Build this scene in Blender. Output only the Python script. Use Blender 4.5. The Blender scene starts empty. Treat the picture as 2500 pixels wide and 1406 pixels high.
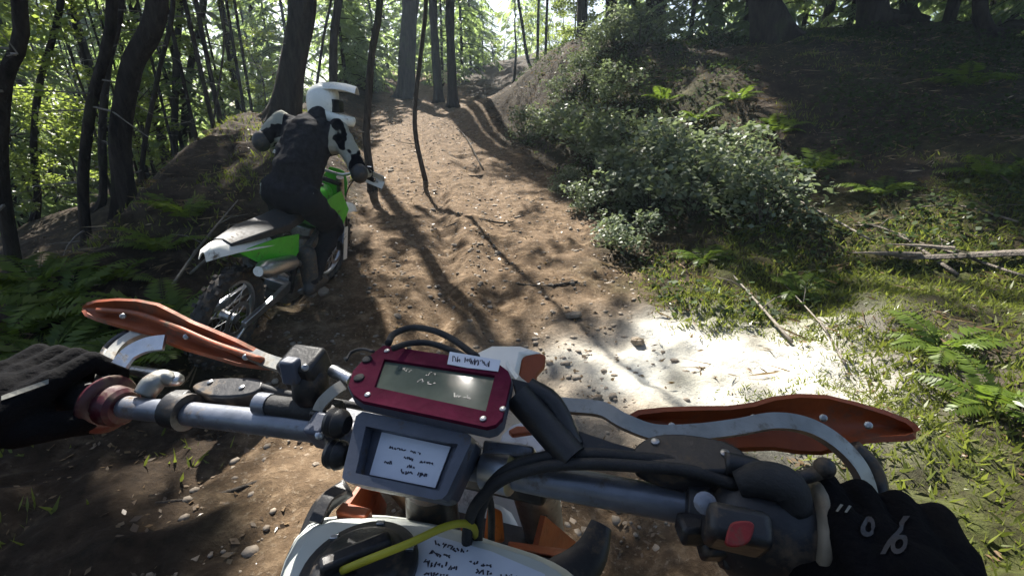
import bpy, bmesh, math, random
import numpy as np
from mathutils import Vector, Matrix, Quaternion

# ------------------------------------------------------------------ camera, sky, sun, exposure
scene = bpy.context.scene
COL = scene.collection
FPX, W0, H0 = 1100.0, 2500.0, 1406.0
PITCH = math.radians(20.0)
CAM = np.array([0.0, 0.0, 1.45])
cd = bpy.data.cameras.new('camera'); cam = bpy.data.objects.new('camera', cd); COL.objects.link(cam)
cd.sensor_width = 36.0; cd.lens = 36.0 * FPX / W0; cd.clip_start = 0.02; cd.clip_end = 2000.0
cam.location = CAM; cam.rotation_euler = (math.radians(90.0) - PITCH, 0, 0)
scene.camera = cam

SUN_AZ, SUN_EL = math.radians(-20.0), math.radians(47.0)     # azimuth measured from +Y towards +X
TOSUN = Vector((math.sin(SUN_AZ) * math.cos(SUN_EL), math.cos(SUN_AZ) * math.cos(SUN_EL), math.sin(SUN_EL)))
world = bpy.data.worlds.new('World'); scene.world = world; world.use_nodes = True
wn = world.node_tree.nodes; wl = world.node_tree.links
sky = wn.new('ShaderNodeTexSky'); sky.sky_type = 'NISHITA'; sky.sun_disc = False
sky.sun_elevation = SUN_EL; sky.sun_rotation = SUN_AZ
sky.dust_density = 2.5; sky.air_density = 1.0
wn['Background'].inputs['Strength'].default_value = 0.05
wl.new(sky.outputs[0], wn['Background'].inputs['Color'])
sd = bpy.data.lights.new('sun', 'SUN'); sun = bpy.data.objects.new('sun', sd); COL.objects.link(sun)
sd.energy = 5.0; sd.angle = math.radians(0.53); sd.color = (1.0, 0.95, 0.87)
sun.rotation_mode = 'QUATERNION'; sun.rotation_quaternion = TOSUN.to_track_quat('Z', 'Y'); sun.location = (0, 0, 40)
vs = scene.view_settings
vs.view_transform = 'Standard'; vs.look = 'None'; vs.gamma = 1.0; vs.exposure = 1.85; vs.use_curve_mapping = False
cy = scene.cycles
cy.max_bounces = 6; cy.diffuse_bounces = 2; cy.glossy_bounces = 3; cy.transmission_bounces = 4; cy.transparent_max_bounces = 6
cy.use_denoising = True; cy.sample_clamp_indirect = 6.0

HAZE = 0.0016
# ------------------------------------------------------------------ helpers
R = random.Random(7)
CP, SP = math.cos(PITCH), math.sin(PITCH)
def ray(u, v):
    cx, cy_ = (u - W0 / 2) / FPX, -(v - H0 / 2) / FPX
    return np.array([cx, CP + cy_ * SP, -SP + cy_ * CP])
def P(u, v, d):
    return Vector(CAM + ray(u, v) * d)
def plane3(a, b, c):
    A, B, C_ = P(*a), P(*b), P(*c)
    n = (B - A).cross(C_ - A).normalized()
    if n.dot(Vector(CAM) - A) < 0: n = -n
    o = Vector(CAM)
    def f(u, v, off=0.0):
        d = Vector(ray(u, v)); t = (A + n * off - o).dot(n) / d.dot(n)
        return o + d * t
    f.n = n
    return f
def V(*a): return Vector(a)

def tag(o, label=None, cat=None, group=None, kind=None):
    if label: o['label'] = label
    if cat: o['category'] = cat
    if group: o['group'] = group
    if kind: o['kind'] = kind
    return o
def wloc(o):
    p = Vector((0, 0, 0))
    while o is not None:
        p = p + o.location; o = o.parent
    return p
def empty(name, loc, label, cat, group=None):
    o = bpy.data.objects.new(name, None); o.empty_display_size = 0.1; COL.objects.link(o); o.location = loc
    return tag(o, label, cat, group)
def link(name, me, parent=None, loc=None):
    o = bpy.data.objects.new(name, me); COL.objects.link(o)
    if parent is not None: o.parent = parent
    if loc is not None: o.location = loc
    return o
def cr(pts, n=6):
    """smooth a polyline of vectors (Catmull-Rom)"""
    pts = [Vector(p) for p in pts]
    if len(pts) < 3: return pts
    ext = [pts[0] * 2 - pts[1]] + pts + [pts[-1] * 2 - pts[-2]]
    out = []
    for i in range(1, len(ext) - 2):
        a, b, c, d = ext[i - 1:i + 3]
        for k in range(n):
            t = k / n
            out.append(0.5 * ((2 * b) + (c - a) * t + (2 * a - 5 * b + 4 * c - d) * t * t + (3 * b - a - 3 * c + d) * t ** 3))
    out.append(pts[-1])
    return out
def lerp_list(vals, n):
    if len(vals) == n: return list(vals)
    out = []
    for i in range(n):
        t = i / (n - 1) * (len(vals) - 1); k = min(int(t), len(vals) - 2); out.append(vals[k] + (vals[k + 1] - vals[k]) * (t - k))
    return out

class MB:
    def __init__(s): s.v = []; s.f = []
    def add(s, vs_, fs):
        k = len(s.v); s.v.extend([Vector(p) for p in vs_]); s.f.extend([tuple(i + k for i in f) for f in fs]); return s
    def box(s, c, size, rot=None):
        hx, hy, hz = [q / 2 for q in size]; vs_ = []
        for x, y, z in ((-1,-1,-1),(1,-1,-1),(1,1,-1),(-1,1,-1),(-1,-1,1),(1,-1,1),(1,1,1),(-1,1,1)):
            p = Vector((x * hx, y * hy, z * hz))
            if rot is not None: p = rot @ p
            vs_.append(Vector(c) + p)
        return s.add(vs_, [(0,3,2,1),(4,5,6,7),(0,1,5,4),(1,2,6,5),(2,3,7,6),(3,0,4,7)])
    def tube(s, pts, radii, n=8, cap=True, flat=None, up=None):
        pts = [Vector(p) for p in pts]
        if not isinstance(radii, (list, tuple)): radii = [radii] * len(pts)
        radii = lerp_list(radii, len(pts))
        t0 = (pts[1] - pts[0]).normalized()
        ref = Vector(up) if up is not None else (Vector((0, 0, 1)) if abs(t0.z) < 0.9 else Vector((1, 0, 0)))
        nrm = (ref - t0 * ref.dot(t0)).normalized(); rings = []; vs_ = []
        for i, p in enumerate(pts):
            t = (pts[min(i + 1, len(pts) - 1)] - pts[max(i - 1, 0)])
            if t.length < 1e-9: t = t0.copy()
            t.normalize(); nrm = nrm - t * nrm.dot(t)
            if nrm.length < 1e-6: nrm = t.orthogonal()
            nrm.normalize(); b = t.cross(nrm)
            for k in range(n):
                a = 2 * math.pi * (k + 0.5) / n
                fx, fy = (1.0, 1.0) if flat is None else flat
                vs_.append(p + (nrm * math.cos(a) * fx + b * math.sin(a) * fy) * radii[i])
        fs = []
        for i in range(len(pts) - 1):
            for k in range(n):
                fs.append((i * n + k, i * n + (k + 1) % n, (i + 1) * n + (k + 1) % n, (i + 1) * n + k))
        if cap:
            fs.append(tuple(range(n - 1, -1, -1))); fs.append(tuple((len(pts) - 1) * n + k for k in range(n)))
        return s.add(vs_, fs)
    def lathe(s, c, axis, prof, n=20):
        """prof: list of (distance along axis, radius)"""
        axis = Vector(axis).normalized()
        return s.tube([Vector(c) + axis * h for h, r in prof], [r for h, r in prof], n)
    def ring(s, c, axis, R_, r, n=40, m=10, sq=1.0):
        axis = Vector(axis).normalized(); e1 = axis.orthogonal().normalized(); e2 = axis.cross(e1); vs_ = []; fs = []
        for i in range(n):
            a = 2 * math.pi * i / n; rd = e1 * math.cos(a) + e2 * math.sin(a)
            for j in range(m):
                b = 2 * math.pi * (j + 0.5) / m
                vs_.append(Vector(c) + rd * (R_ + r * math.cos(b)) + axis * (r * sq * math.sin(b)))
        for i in range(n):
            for j in range(m):
                fs.append((i*m+j, ((i+1)%n)*m+j, ((i+1)%n)*m+(j+1)%m, i*m+(j+1)%m))
        return s.add(vs_, fs)
    def ball(s, c, r, n=12, m=8, rot=None):
        if not isinstance(r, (tuple, list)): r = (r, r, r)
        vs_ = []; fs = []
        for i in range(m + 1):
            th = math.pi * i / m
            for k in range(n):
                a = 2 * math.pi * k / n
                p = Vector((math.sin(th) * math.cos(a) * r[0], math.sin(th) * math.sin(a) * r[1], math.cos(th) * r[2]))
                if rot is not None: p = rot @ p
                vs_.append(Vector(c) + p)
        for i in range(m):
            for k in range(n): fs.append((i*n+k, (i+1)*n+k, (i+1)*n+(k+1)%n, i*n+(k+1)%n))
        return s.add(vs_, fs)
    def capsule(s, p, q, r1, r2, n=12):
        p, q = Vector(p), Vector(q); d = (q - p)
        if d.length < 1e-6: return s.ball(p, r1)
        d.normalize(); pts = []; rad = []
        for a in (-89, -60, -35, -12): pts.append(p + d * r1 * math.sin(math.radians(a))); rad.append(r1 * math.cos(math.radians(a)))
        for a in (12, 35, 60, 89): pts.append(q + d * r2 * math.sin(math.radians(a))); rad.append(r2 * math.cos(math.radians(a)))
        return s.tube(pts, rad, n)
    def prism(s, outline, normal, thick):
        """outline: list of points; extruded by -normal*thick"""
        n = len(outline); o = [Vector(p) for p in outline]; d = Vector(normal).normalized() * thick
        vs_ = o + [p - d for p in o]; a = list(range(n))
        area = Vector((0, 0, 0))
        for i in range(n): area += o[i].cross(o[(i + 1) % n])
        flip = area.dot(Vector(normal)) < 0
        fs = [tuple(a), tuple(n + i for i in reversed(a))] + [(i, n + i, n + (i + 1) % n, (i + 1) % n) for i in a]
        if flip: fs = [tuple(reversed(f)) for f in fs]
        return s.add(vs_, fs)
    def loft(s, secs, cap=True):
        n = len(secs[0]); vs_ = [p for sc in secs for p in sc]; fs = []
        for i in range(len(secs) - 1):
            for k in range(n): fs.append((i*n+k, i*n+(k+1)%n, (i+1)*n+(k+1)%n, (i+1)*n+k))
        if cap: fs.append(tuple(range(n - 1, -1, -1))); fs.append(tuple((len(secs) - 1) * n + k for k in range(n)))
        return s.add(vs_, fs)
    def shell(s, grid, thick):
        """grid[i][j] of points -> sheet with thickness"""
        a = len(grid); b = len(grid[0]); g = [[Vector(p) for p in r] for r in grid]; top = []; bot = []
        for i in range(a):
            for j in range(b):
                du = g[min(i+1,a-1)][j] - g[max(i-1,0)][j]; dv = g[i][min(j+1,b-1)] - g[i][max(j-1,0)]
                n = du.cross(dv); n = n.normalized() if n.length > 1e-9 else Vector((0,0,1))
                top.append(g[i][j] + n * thick / 2); bot.append(g[i][j] - n * thick / 2)
        k = a * b; fs = []
        for i in range(a - 1):
            for j in range(b - 1):
                q = (i*b+j, (i+1)*b+j, (i+1)*b+j+1, i*b+j+1); fs.append(q); fs.append(tuple(x + k for x in reversed(q)))
        rim = [i*b for i in range(a)] + [(a-1)*b+j for j in range(1, b)] + [i*b+b-1 for i in range(a-2, -1, -1)] + [j for j in range(b-2, 0, -1)]
        for x, y in zip(rim, rim[1:] + rim[:1]): fs.append((y, x, x + k, y + k))
        return s.add(top + bot, fs)
    def xf(s, M):
        s.v = [M @ p for p in s.v]; return s
    def build(s, name, mat, parent=None, bevel=0.0, smooth=40, sub=0):
        base = wloc(parent) if parent is not None else Vector((0, 0, 0))
        me = bpy.data.meshes.new(name); me.from_pydata([tuple(p - base) for p in s.v], [], s.f); me.update()
        bm = bmesh.new(); bm.from_mesh(me); bmesh.ops.recalc_face_normals(bm, faces=bm.faces); bm.to_mesh(me); bm.free()
        if mat is not None: me.materials.append(mat)
        if smooth:
            me.shade_smooth()
            if smooth < 180: me.set_sharp_from_angle(angle=math.radians(smooth))
        o = link(name, me, parent)
        if bevel > 0:
            b = o.modifiers.new('bevel', 'BEVEL'); b.width = bevel; b.segments = 2; b.limit_method = 'ANGLE'; b.angle_limit = math.radians(35)
            b.harden_normals = False
        if sub: q = o.modifiers.new('sub', 'SUBSURF'); q.levels = sub; q.render_levels = sub
        return o

def np_mesh(name, verts, faces, mat, tint=None, smooth=False):
    """faces: (M,k) int array"""
    verts = np.asarray(verts, dtype=np.float32); faces = np.asarray(faces, dtype=np.int32); m, k = faces.shape
    me = bpy.data.meshes.new(name)
    me.vertices.add(len(verts)); me.vertices.foreach_set('co', verts.ravel())
    me.loops.add(m * k); me.loops.foreach_set('vertex_index', faces.ravel())
    me.polygons.add(m); me.polygons.foreach_set('loop_start', np.arange(0, m * k, k, dtype=np.int32))
    me.polygons.foreach_set('loop_total', np.full(m, k, dtype=np.int32))
    if smooth: me.polygons.foreach_set('use_smooth', np.ones(m, dtype=bool))
    me.update(calc_edges=True); me.validate()
    if tint is not None:
        at = me.attributes.new('tint', 'FLOAT', 'FACE'); at.data.foreach_set('value', np.asarray(tint, dtype=np.float32))
    if mat is not None: me.materials.append(mat)
    return me

# ------------------------------------------------------------------ materials
def newmat(name):
    m = bpy.data.materials.new(name); m.use_nodes = True; nt = m.node_tree
    for n in list(nt.nodes): nt.nodes.remove(n)
    out = nt.nodes.new('ShaderNodeOutputMaterial'); return m, nt, out
def node(nt, typ, **kw):
    n = nt.nodes.new(typ)
    for k, v_ in kw.items():
        if k in ('operation', 'blend_type', 'data_type', 'attribute_name', 'attribute_type', 'noise_dimensions', 'feature', 'distance', 'voronoi_dimensions'):
            setattr(n, k, v_)
        else: n.inputs[k.replace('_', ' ')].default_value = v_
    return n
def ramp(nt, fac, stops):
    r = nt.nodes.new('ShaderNodeValToRGB'); nt.links.new(fac, r.inputs['Fac'])
    el = r.color_ramp.elements
    while len(el) < len(stops): el.new(0.5)
    for e, (p, c) in zip(el, stops): e.position = p; e.color = (*c, 1) if len(c) == 3 else c
    return r.outputs['Color']
def mixc(nt, fac, a, b):
    n = nt.nodes.new('ShaderNodeMix'); n.data_type = 'RGBA'
    for sock, val in ((n.inputs[0], fac), (n.inputs[6], a), (n.inputs[7], b)):
        if isinstance(val, (int, float)): sock.default_value = val
        elif isinstance(val, tuple): sock.default_value = (*val, 1)
        else: nt.links.new(val, sock)
    return n.outputs[2]
def coord(nt, which='Object'):
    return nt.nodes.new('ShaderNodeTexCoord').outputs[which]
def noise(nt, vec, scale, detail=4.0, rough=0.55):
    n = node(nt, 'ShaderNodeTexNoise', Scale=scale, Detail=detail, Roughness=rough); nt.links.new(vec, n.inputs['Vector']); return n.outputs['Fac']
def bump(nt, h, strength, dist=0.01):
    b = node(nt, 'ShaderNodeBump', Strength=strength, Distance=dist); nt.links.new(h, b.inputs['Height']); return b.outputs['Normal']

def surf(name, col, rough=0.5, metal=0.0, var=0.25, scale=30.0, dirt=0.0, bmp=0.15, bd=0.002, spec=0.5, transl=0.0):
    """general procedural surface: colour drift, roughness drift, fine relief, splashed trail mud"""
    m, nt, out = newmat(name); p = nt.nodes.new('ShaderNodeBsdfPrincipled'); c = coord(nt)
    n1 = noise(nt, c, scale); lo = tuple(x * (1 - var) for x in col); hi = tuple(min(1, x * (1 + var)) for x in col)
    cc = ramp(nt, n1, [(0.3, lo), (0.7, hi)])
    rr = node(nt, 'ShaderNodeMapRange'); nt.links.new(noise(nt, c, scale * 2.3), rr.inputs['Value'])
    rr.inputs['To Min'].default_value = max(0.03, rough - 0.12); rr.inputs['To Max'].default_value = min(1, rough + 0.15)
    ro = rr.outputs[0]; me_ = metal
    if dirt > 0:
        d = ramp(nt, noise(nt, c, scale * 0.9, 8.0, 0.7), [(0.62 - dirt * 0.3, (0, 0, 0)), (0.72 - dirt * 0.2, (1, 1, 1))])
        cc = mixc(nt, d, cc, (0.11, 0.08, 0.052))
        ro2 = nt.nodes.new('ShaderNodeMix'); ro2.data_type = 'FLOAT'; nt.links.new(d, ro2.inputs[0]); nt.links.new(ro, ro2.inputs[2]); ro2.inputs[3].default_value = 0.9; ro = ro2.outputs[0]
        if metal > 0:
            mm = nt.nodes.new('ShaderNodeMix'); mm.data_type = 'FLOAT'; nt.links.new(d, mm.inputs[0]); mm.inputs[2].default_value = metal; mm.inputs[3].default_value = 0.0
            nt.links.new(mm.outputs[0], p.inputs['Metallic'])
    nt.links.new(cc, p.inputs['Base Color']); nt.links.new(ro, p.inputs['Roughness'])
    if not (dirt > 0 and metal > 0): p.inputs['Metallic'].default_value = metal
    p.inputs['Specular IOR Level'].default_value = spec
    if bmp > 0: nt.links.new(bump(nt, noise(nt, c, scale * 6, 6.0), bmp, bd), p.inputs['Normal'])
    sh = p.outputs[0]
    if transl > 0:
        t = nt.nodes.new('ShaderNodeBsdfTranslucent'); nt.links.new(cc, t.inputs['Color'])
        mx = nt.nodes.new('ShaderNodeMixShader'); mx.inputs[0].default_value = transl
        nt.links.new(sh, mx.inputs[1]); nt.links.new(t.outputs[0], mx.inputs[2]); sh = mx.outputs[0]
    nt.links.new(sh, out.inputs['Surface']); return m

def leafmat(name, c1, c2, transl=0.45, gloss=0.08, rough=0.35, third=None):
    m, nt, out = newmat(name)
    a = node(nt, 'ShaderNodeAttribute', attribute_name='tint'); oi = nt.nodes.new('ShaderNodeObjectInfo')
    ad = node(nt, 'ShaderNodeMath', operation='MULTIPLY_ADD'); nt.links.new(oi.outputs['Random'], ad.inputs[0]); ad.inputs[1].default_value = 0.3
    nt.links.new(a.outputs['Fac'], ad.inputs[2])
    stops = [(0.0, c1), (0.9, c2)] + ([(1.0, third)] if third else [])
    c = ramp(nt, ad.outputs[0], stops)
    d = nt.nodes.new('ShaderNodeBsdfDiffuse'); t = nt.nodes.new('ShaderNodeBsdfTranslucent'); g = node(nt, 'ShaderNodeBsdfGlossy', Roughness=rough)
    nt.links.new(c, d.inputs['Color'])
    tc = mixc(nt, 0.5, c, (c2[0] * 1.6, c2[1] * 1.7, c2[2] * 0.9)); nt.links.new(tc, t.inputs['Color'])
    m1 = nt.nodes.new('ShaderNodeMixShader'); m1.inputs[0].default_value = transl; nt.links.new(d.outputs[0], m1.inputs[1]); nt.links.new(t.outputs[0], m1.inputs[2])
    m2 = nt.nodes.new('ShaderNodeMixShader'); m2.inputs[0].default_value = gloss; nt.links.new(m1.outputs[0], m2.inputs[1]); nt.links.new(g.outputs[0], m2.inputs[2])
    nt.links.new(m2.outputs[0], out.inputs['Surface']); return m

def barkmat(name, c1, c2, sc=1.0):
    m, nt, out = newmat(name); p = nt.nodes.new('ShaderNodeBsdfPrincipled'); g = nt.nodes.new('ShaderNodeNewGeometry').outputs['Position']
    mp = nt.nodes.new('ShaderNodeMapping'); mp.inputs['Scale'].default_value = (14 * sc, 14 * sc, 3 * sc); nt.links.new(g, mp.inputs['Vector'])
    n1 = noise(nt, mp.outputs[0], 1.0, 8.0, 0.65); n2 = noise(nt, g, 2.0, 4.0)
    c = ramp(nt, n1, [(0.32, c1), (0.68, c2)]); c = mixc(nt, ramp(nt, n2, [(0.58, (0, 0, 0)), (0.75, (0.7, 0.7, 0.7))]), c, (0.045, 0.055, 0.02))
    nt.links.new(c, p.inputs['Base Color']); p.inputs['Roughness'].default_value = 0.9; p.inputs['Specular IOR Level'].default_value = 0.2
    nt.links.new(bump(nt, n1, 1.0, 0.05), p.inputs['Normal']); nt.links.new(p.outputs[0], out.inputs['Surface']); return m

M = {}
M['bark'] = barkmat('bark', (0.012, 0.009, 0.008), (0.055, 0.043, 0.034))
M['bark_pale'] = barkmat('bark_pale', (0.03, 0.025, 0.02), (0.12, 0.1, 0.08), 2.0)
M['twig'] = surf('dead_twig', (0.16, 0.14, 0.115), 0.85, var=0.4, scale=20, bmp=0.3)
M['needle'] = leafmat('conifer_needles', (0.018, 0.034, 0.012), (0.07, 0.11, 0.03), 0.4, 0.07)
M['needle_young'] = leafmat('young_conifer_needles', (0.08, 0.115, 0.055), (0.26, 0.33, 0.16), 0.62, 0.05)
M['broadleaf'] = leafmat('broad_leaves', (0.09, 0.13, 0.035), (0.25, 0.3, 0.08), 0.6, 0.04)
M['salal'] = leafmat('waxy_leaves', (0.016, 0.03, 0.012), (0.06, 0.088, 0.03), 0.35, 0.008, 0.5)
M['salal_sunlit'] = leafmat('sunlit_waxy_leaves', (0.045, 0.065, 0.035), (0.17, 0.205, 0.13), 0.35, 0.035, 0.45)  # lighter copy of the waxy leaves, sun on the thicket put into the colour
M['fern'] = leafmat('fern_fronds', (0.03, 0.062, 0.012), (0.12, 0.17, 0.03), 0.45, 0.015)
M['grass'] = leafmat('grass_blades', (0.05, 0.075, 0.014), (0.17, 0.19, 0.045), 0.45, 0.02)
M['litter'] = leafmat('fallen_leaves', (0.05, 0.032, 0.018), (0.24, 0.165, 0.095), 0.2, 0.04, third=(0.38, 0.3, 0.2))
M['stone'] = surf('trail_stone', (0.23, 0.19, 0.145), 0.85, var=0.35, scale=14, bmp=0.5, bd=0.006, dirt=0.35)

# ------------------------------------------------------------------ terrain
def _hash(ix, iy, s):
    h = np.sin(ix * 127.1 + iy * 311.7 + s * 74.7) * 43758.5453
    return h - np.floor(h)
def vnoise(x, y, s=0):
    ix, iy = np.floor(x), np.floor(y); fx, fy = x - ix, y - iy
    fx = fx * fx * (3 - 2 * fx); fy = fy * fy * (3 - 2 * fy)
    a, b, c, d = _hash(ix, iy, s), _hash(ix + 1, iy, s), _hash(ix, iy + 1, s), _hash(ix + 1, iy + 1, s)
    return (a + (b - a) * fx) * (1 - fy) + (c + (d - c) * fx) * fy
def fbm(x, y, sc, oc=4, s=0):
    t = 0; a = 0.5; n = 0
    for i in range(oc):
        t = t + a * vnoise(x * sc, y * sc, s + i * 3); n += a; a *= 0.5; sc *= 2.03
    return t / n - 0.5
def sstep(t):
    t = np.clip(t, 0, 1); return t * t * (3 - 2 * t)
def trail_c(y): return np.interp(y, [-10, 0, 1.5, 3, 5.5, 8, 14, 28, 60], [0.3, 0.0, -0.1, -0.35, -0.45, -1.0, -2.5, -5.2, -9])
def trail_w(y): return np.interp(y, [-10, 0, 1.5, 3, 5.5, 8, 14, 28, 60], [0.95, 1.0, 1.1, 1.3, 1.45, 1.55, 1.7, 1.6, 1.5])
def height(x, y):
    x = np.asarray(x, float); y = np.asarray(y, float)
    base = np.interp(y, [-20, 2.5, 4, 8, 14, 24, 32, 45, 80, 200], [0, 0, 0.09, 0.56, 1.5, 3.45, 4.7, 4.9, 2.0, -4])
    c, w = trail_c(y), trail_w(y)
    wob = fbm(x, y, 0.5, 3, 5) * 0.5
    sr = x - (c + w) + wob; sl = (c - w) - x + wob
    Hr = np.interp(y, [-5, 2, 4, 6, 8.5, 10, 12.5, 15, 18, 30], [0.85, 0.95, 1.05, 1.3, 1.8, 2.05, 2.05, 1.3, 0.7, 1.2])
    Wr = np.interp(y, [-5, 2, 4, 6, 8.5, 10, 12.5, 15, 18, 30], [5.0, 4.8, 4.4, 4.0, 3.3, 2.8, 2.3, 3.0, 5.0, 8.0])
    right = Hr * sstep(sr / Wr) ** 0.9 * (sr > 0) + 0.05 * np.clip(sr - Wr, 0, 60)
    Ml = np.interp(y, [-5, 0, 1.5, 2.4, 3.2, 4.2, 5.2, 6.5, 9, 12, 16, 30], [0.1, 0.1, 0.14, 0.25, 0.35, 0.52, 0.7, 0.92, 0.88, 0.5, 0.3, 0.3])
    left = Ml * sstep(sl / 1.0) * (sl > 0)
    drop = -0.75 * (np.clip(sl, 1.9, 3.2) - 1.9) - 0.30 * (np.clip(sl, 3.2, 11) - 3.2) - 0.12 * np.clip(sl - 11, 0, 60)
    drop = np.maximum(drop, -7)
    near = sstep((y - 0.5) / 2.5)
    left = left + drop * (0.35 + 0.65 * near)
    mound = 0.75 * np.exp(-(((x + 0.3) / 1.5) ** 2 + ((y - 13.6) / 1.3) ** 2))
    off = sstep(np.maximum(sr, sl) / 0.5)
    rough = fbm(x, y, 0.9, 5, 2) * (0.10 + 0.28 * off) + fbm(x, y, 5.0, 3, 9) * (0.045 + 0.05 * off)
    rut = -0.085 * np.exp(-((x - c + 0.30 + 0.12 * np.sin(y * 1.3)) / 0.15) ** 2) - 0.06 * np.exp(-((x - c - 0.35 - 0.1 * np.sin(y * 0.9 + 1)) / 0.17) ** 2) + 0.035 * np.exp(-((x - c - 0.02) / 0.2) ** 2)
    return base + right + left + mound + rough + rut
def hz(x, y): return float(height(np.array([x]), np.array([y]))[0])
def ground_hit(u, v, tmin=1.0, tmax=60.0):
    d = ray(u, v); ts = np.concatenate([np.arange(tmin, 12, 0.02), np.arange(12, tmax, 0.1)])
    pts = CAM[None] + ts[:, None] * d[None]; below = pts[:, 2] < height(pts[:, 0], pts[:, 1])
    i = int(np.argmax(below)) if below.any() else len(ts) - 1
    return Vector((pts[i, 0], pts[i, 1], hz(pts[i, 0], pts[i, 1])))

def lines(lo, fa, fb, hi, fine, mid_b=None, mid=None, g=1.07):
    xs = list(np.arange(fa, fb, fine)); 
    if mid_b: xs += list(np.arange(fb, mid_b, mid))
    s = mid or fine; x = xs[-1]
    while x < hi: s *= g; x += s; xs.append(x)
    s = fine; x = xs[0]; pre = []
    while x > lo: s *= g; x -= s; pre.append(x)
    return np.array(pre[::-1] + xs)
gx = lines(-95, -2.6, 3.6, 95, 0.045); gy = lines(-14, 0.6, 8.5, 150, 0.045, 18, 0.1)
GX, GY = np.meshgrid(gx, gy); GZ = height(GX, GY)
# fine trail relief (clods) near the camera
tw_ = 1 - sstep((np.abs(GX - trail_c(GY)) - trail_w(GY) + 0.25 + fbm(GX, GY, 1.7, 3, 4) * 0.9) / 0.45)
GZ = GZ + (fbm(GX, GY, 11, 3, 21) * 0.045 + np.clip(fbm(GX, GY, 6, 2, 31), 0, 1) * 0.085 + np.clip(fbm(GX, GY, 17, 2, 33), 0.05, 1) * 0.03) * np.clip(1.4 - GY / 14, 0, 1)
sun_patch = np.exp(-(((GX - 1.2) / 0.9) ** 2 + ((GY - 2.45) / 0.6) ** 2 + fbm(GX, GY, 3.0, 4, 61) * 1.9).clip(0, 9) ** 1.2)  # pale soil whitened here: the pool of sunlight is put into the ground colour
moss = np.clip(fbm(GX, GY, 1.3, 4, 77) * 2.6 + 0.35, 0, 1) * np.clip((GX - 0.6) / 1.0 + 0.3, 0.3, 1) * (0.3 + 0.7 * np.clip((4.6 - GY) / 1.6, 0, 1))
nx, ny = len(gx), len(gy)
gv = np.stack([GX.ravel(), GY.ravel(), GZ.ravel()], 1)
idx = np.arange(nx * ny).reshape(ny, nx)
quads = np.stack([idx[:-1, :-1], idx[:-1, 1:], idx[1:, 1:], idx[1:, :-1]], -1).reshape(-1, 4)
on_trail = (tw_.ravel()[quads].mean(1) > 0.5) & (gv[quads][:, :, 1].mean(1) < 60)

def groundmat():
    m, nt, out = newmat('forest_ground'); p = nt.nodes.new('ShaderNodeBsdfPrincipled'); g = nt.nodes.new('ShaderNodeNewGeometry').outputs['Position']
    at = lambda n: node(nt, 'ShaderNodeAttribute', attribute_name=n).outputs['Fac']
    n1, n2, n3 = noise(nt, g, 1.6, 6.0, 0.6), noise(nt, g, 9.0, 8.0, 0.7), noise(nt, g, 42.0, 6.0, 0.7)
    dirt = ramp(nt, n2, [(0.28, (0.028, 0.018, 0.010)), (0.5, (0.105, 0.068, 0.038)), (0.72, (0.30, 0.215, 0.135))])
    dirt = mixc(nt, ramp(nt, n1, [(0.4, (0, 0, 0)), (0.65, (0.6, 0.6, 0.6))]), dirt, (0.15, 0.105, 0.066))
    dirt = mixc(nt, ramp(nt, n3, [(0.56, (0, 0, 0)), (0.7, (0.75, 0.75, 0.75))]), dirt, (0.31, 0.25, 0.18))
    floor_ = ramp(nt, n2, [(0.3, (0.012, 0.008, 0.005)), (0.55, (0.04, 0.028, 0.018)), (0.78, (0.12, 0.088, 0.058))])
    mossc = ramp(nt, n3, [(0.3, (0.028, 0.042, 0.009)), (0.7, (0.10, 0.125, 0.026))])
    mm = nt.nodes.new('ShaderNodeMath'); mm.operation = 'MULTIPLY'; nt.links.new(at('moss'), mm.inputs[0]); nt.links.new(ramp(nt, n2, [(0.3, (0, 0, 0)), (0.55, (1, 1, 1))]), mm.inputs[1])
    c = mixc(nt, mm.outputs[0], floor_, mossc); c = mixc(nt, at('trail'), c, dirt)
    c = mixc(nt, at('sun_patch'), c, ramp(nt, n2, [(0.3, (0.50, 0.48, 0.41)), (0.7, (0.72, 0.70, 0.62))]))
    nt.links.new(c, p.inputs['Base Color']); p.inputs['Roughness'].default_value = 0.93; p.inputs['Specular IOR Level'].default_value = 0.15
    b1 = node(nt, 'ShaderNodeBump', Strength=0.8, Distance=0.05); nt.links.new(n2, b1.inputs['Height'])
    b2 = node(nt, 'ShaderNodeBump', Strength=0.8, Distance=0.012); nt.links.new(n3, b2.inputs['Height']); nt.links.new(b1.outputs[0], b2.inputs['Normal'])
    nt.links.new(b2.outputs[0], p.inputs['Normal']); nt.links.new(p.outputs[0], out.inputs['Surface']); return m
M['ground'] = groundmat()
def ground_piece(name, sel):
    q = quads[sel]; used, inv = np.unique(q, return_inverse=True)
    me = np_mesh(name, gv[used], inv.reshape(-1, 4), M['ground'], smooth=True)
    for nm, arr in (('trail', tw_), ('moss', moss), ('sun_patch', sun_patch)):
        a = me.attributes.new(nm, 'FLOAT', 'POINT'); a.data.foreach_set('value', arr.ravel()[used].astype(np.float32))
    return tag(link(name, me), kind='structure')
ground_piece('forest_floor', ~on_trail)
ground_piece('dirt_trail', on_trail)
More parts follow.
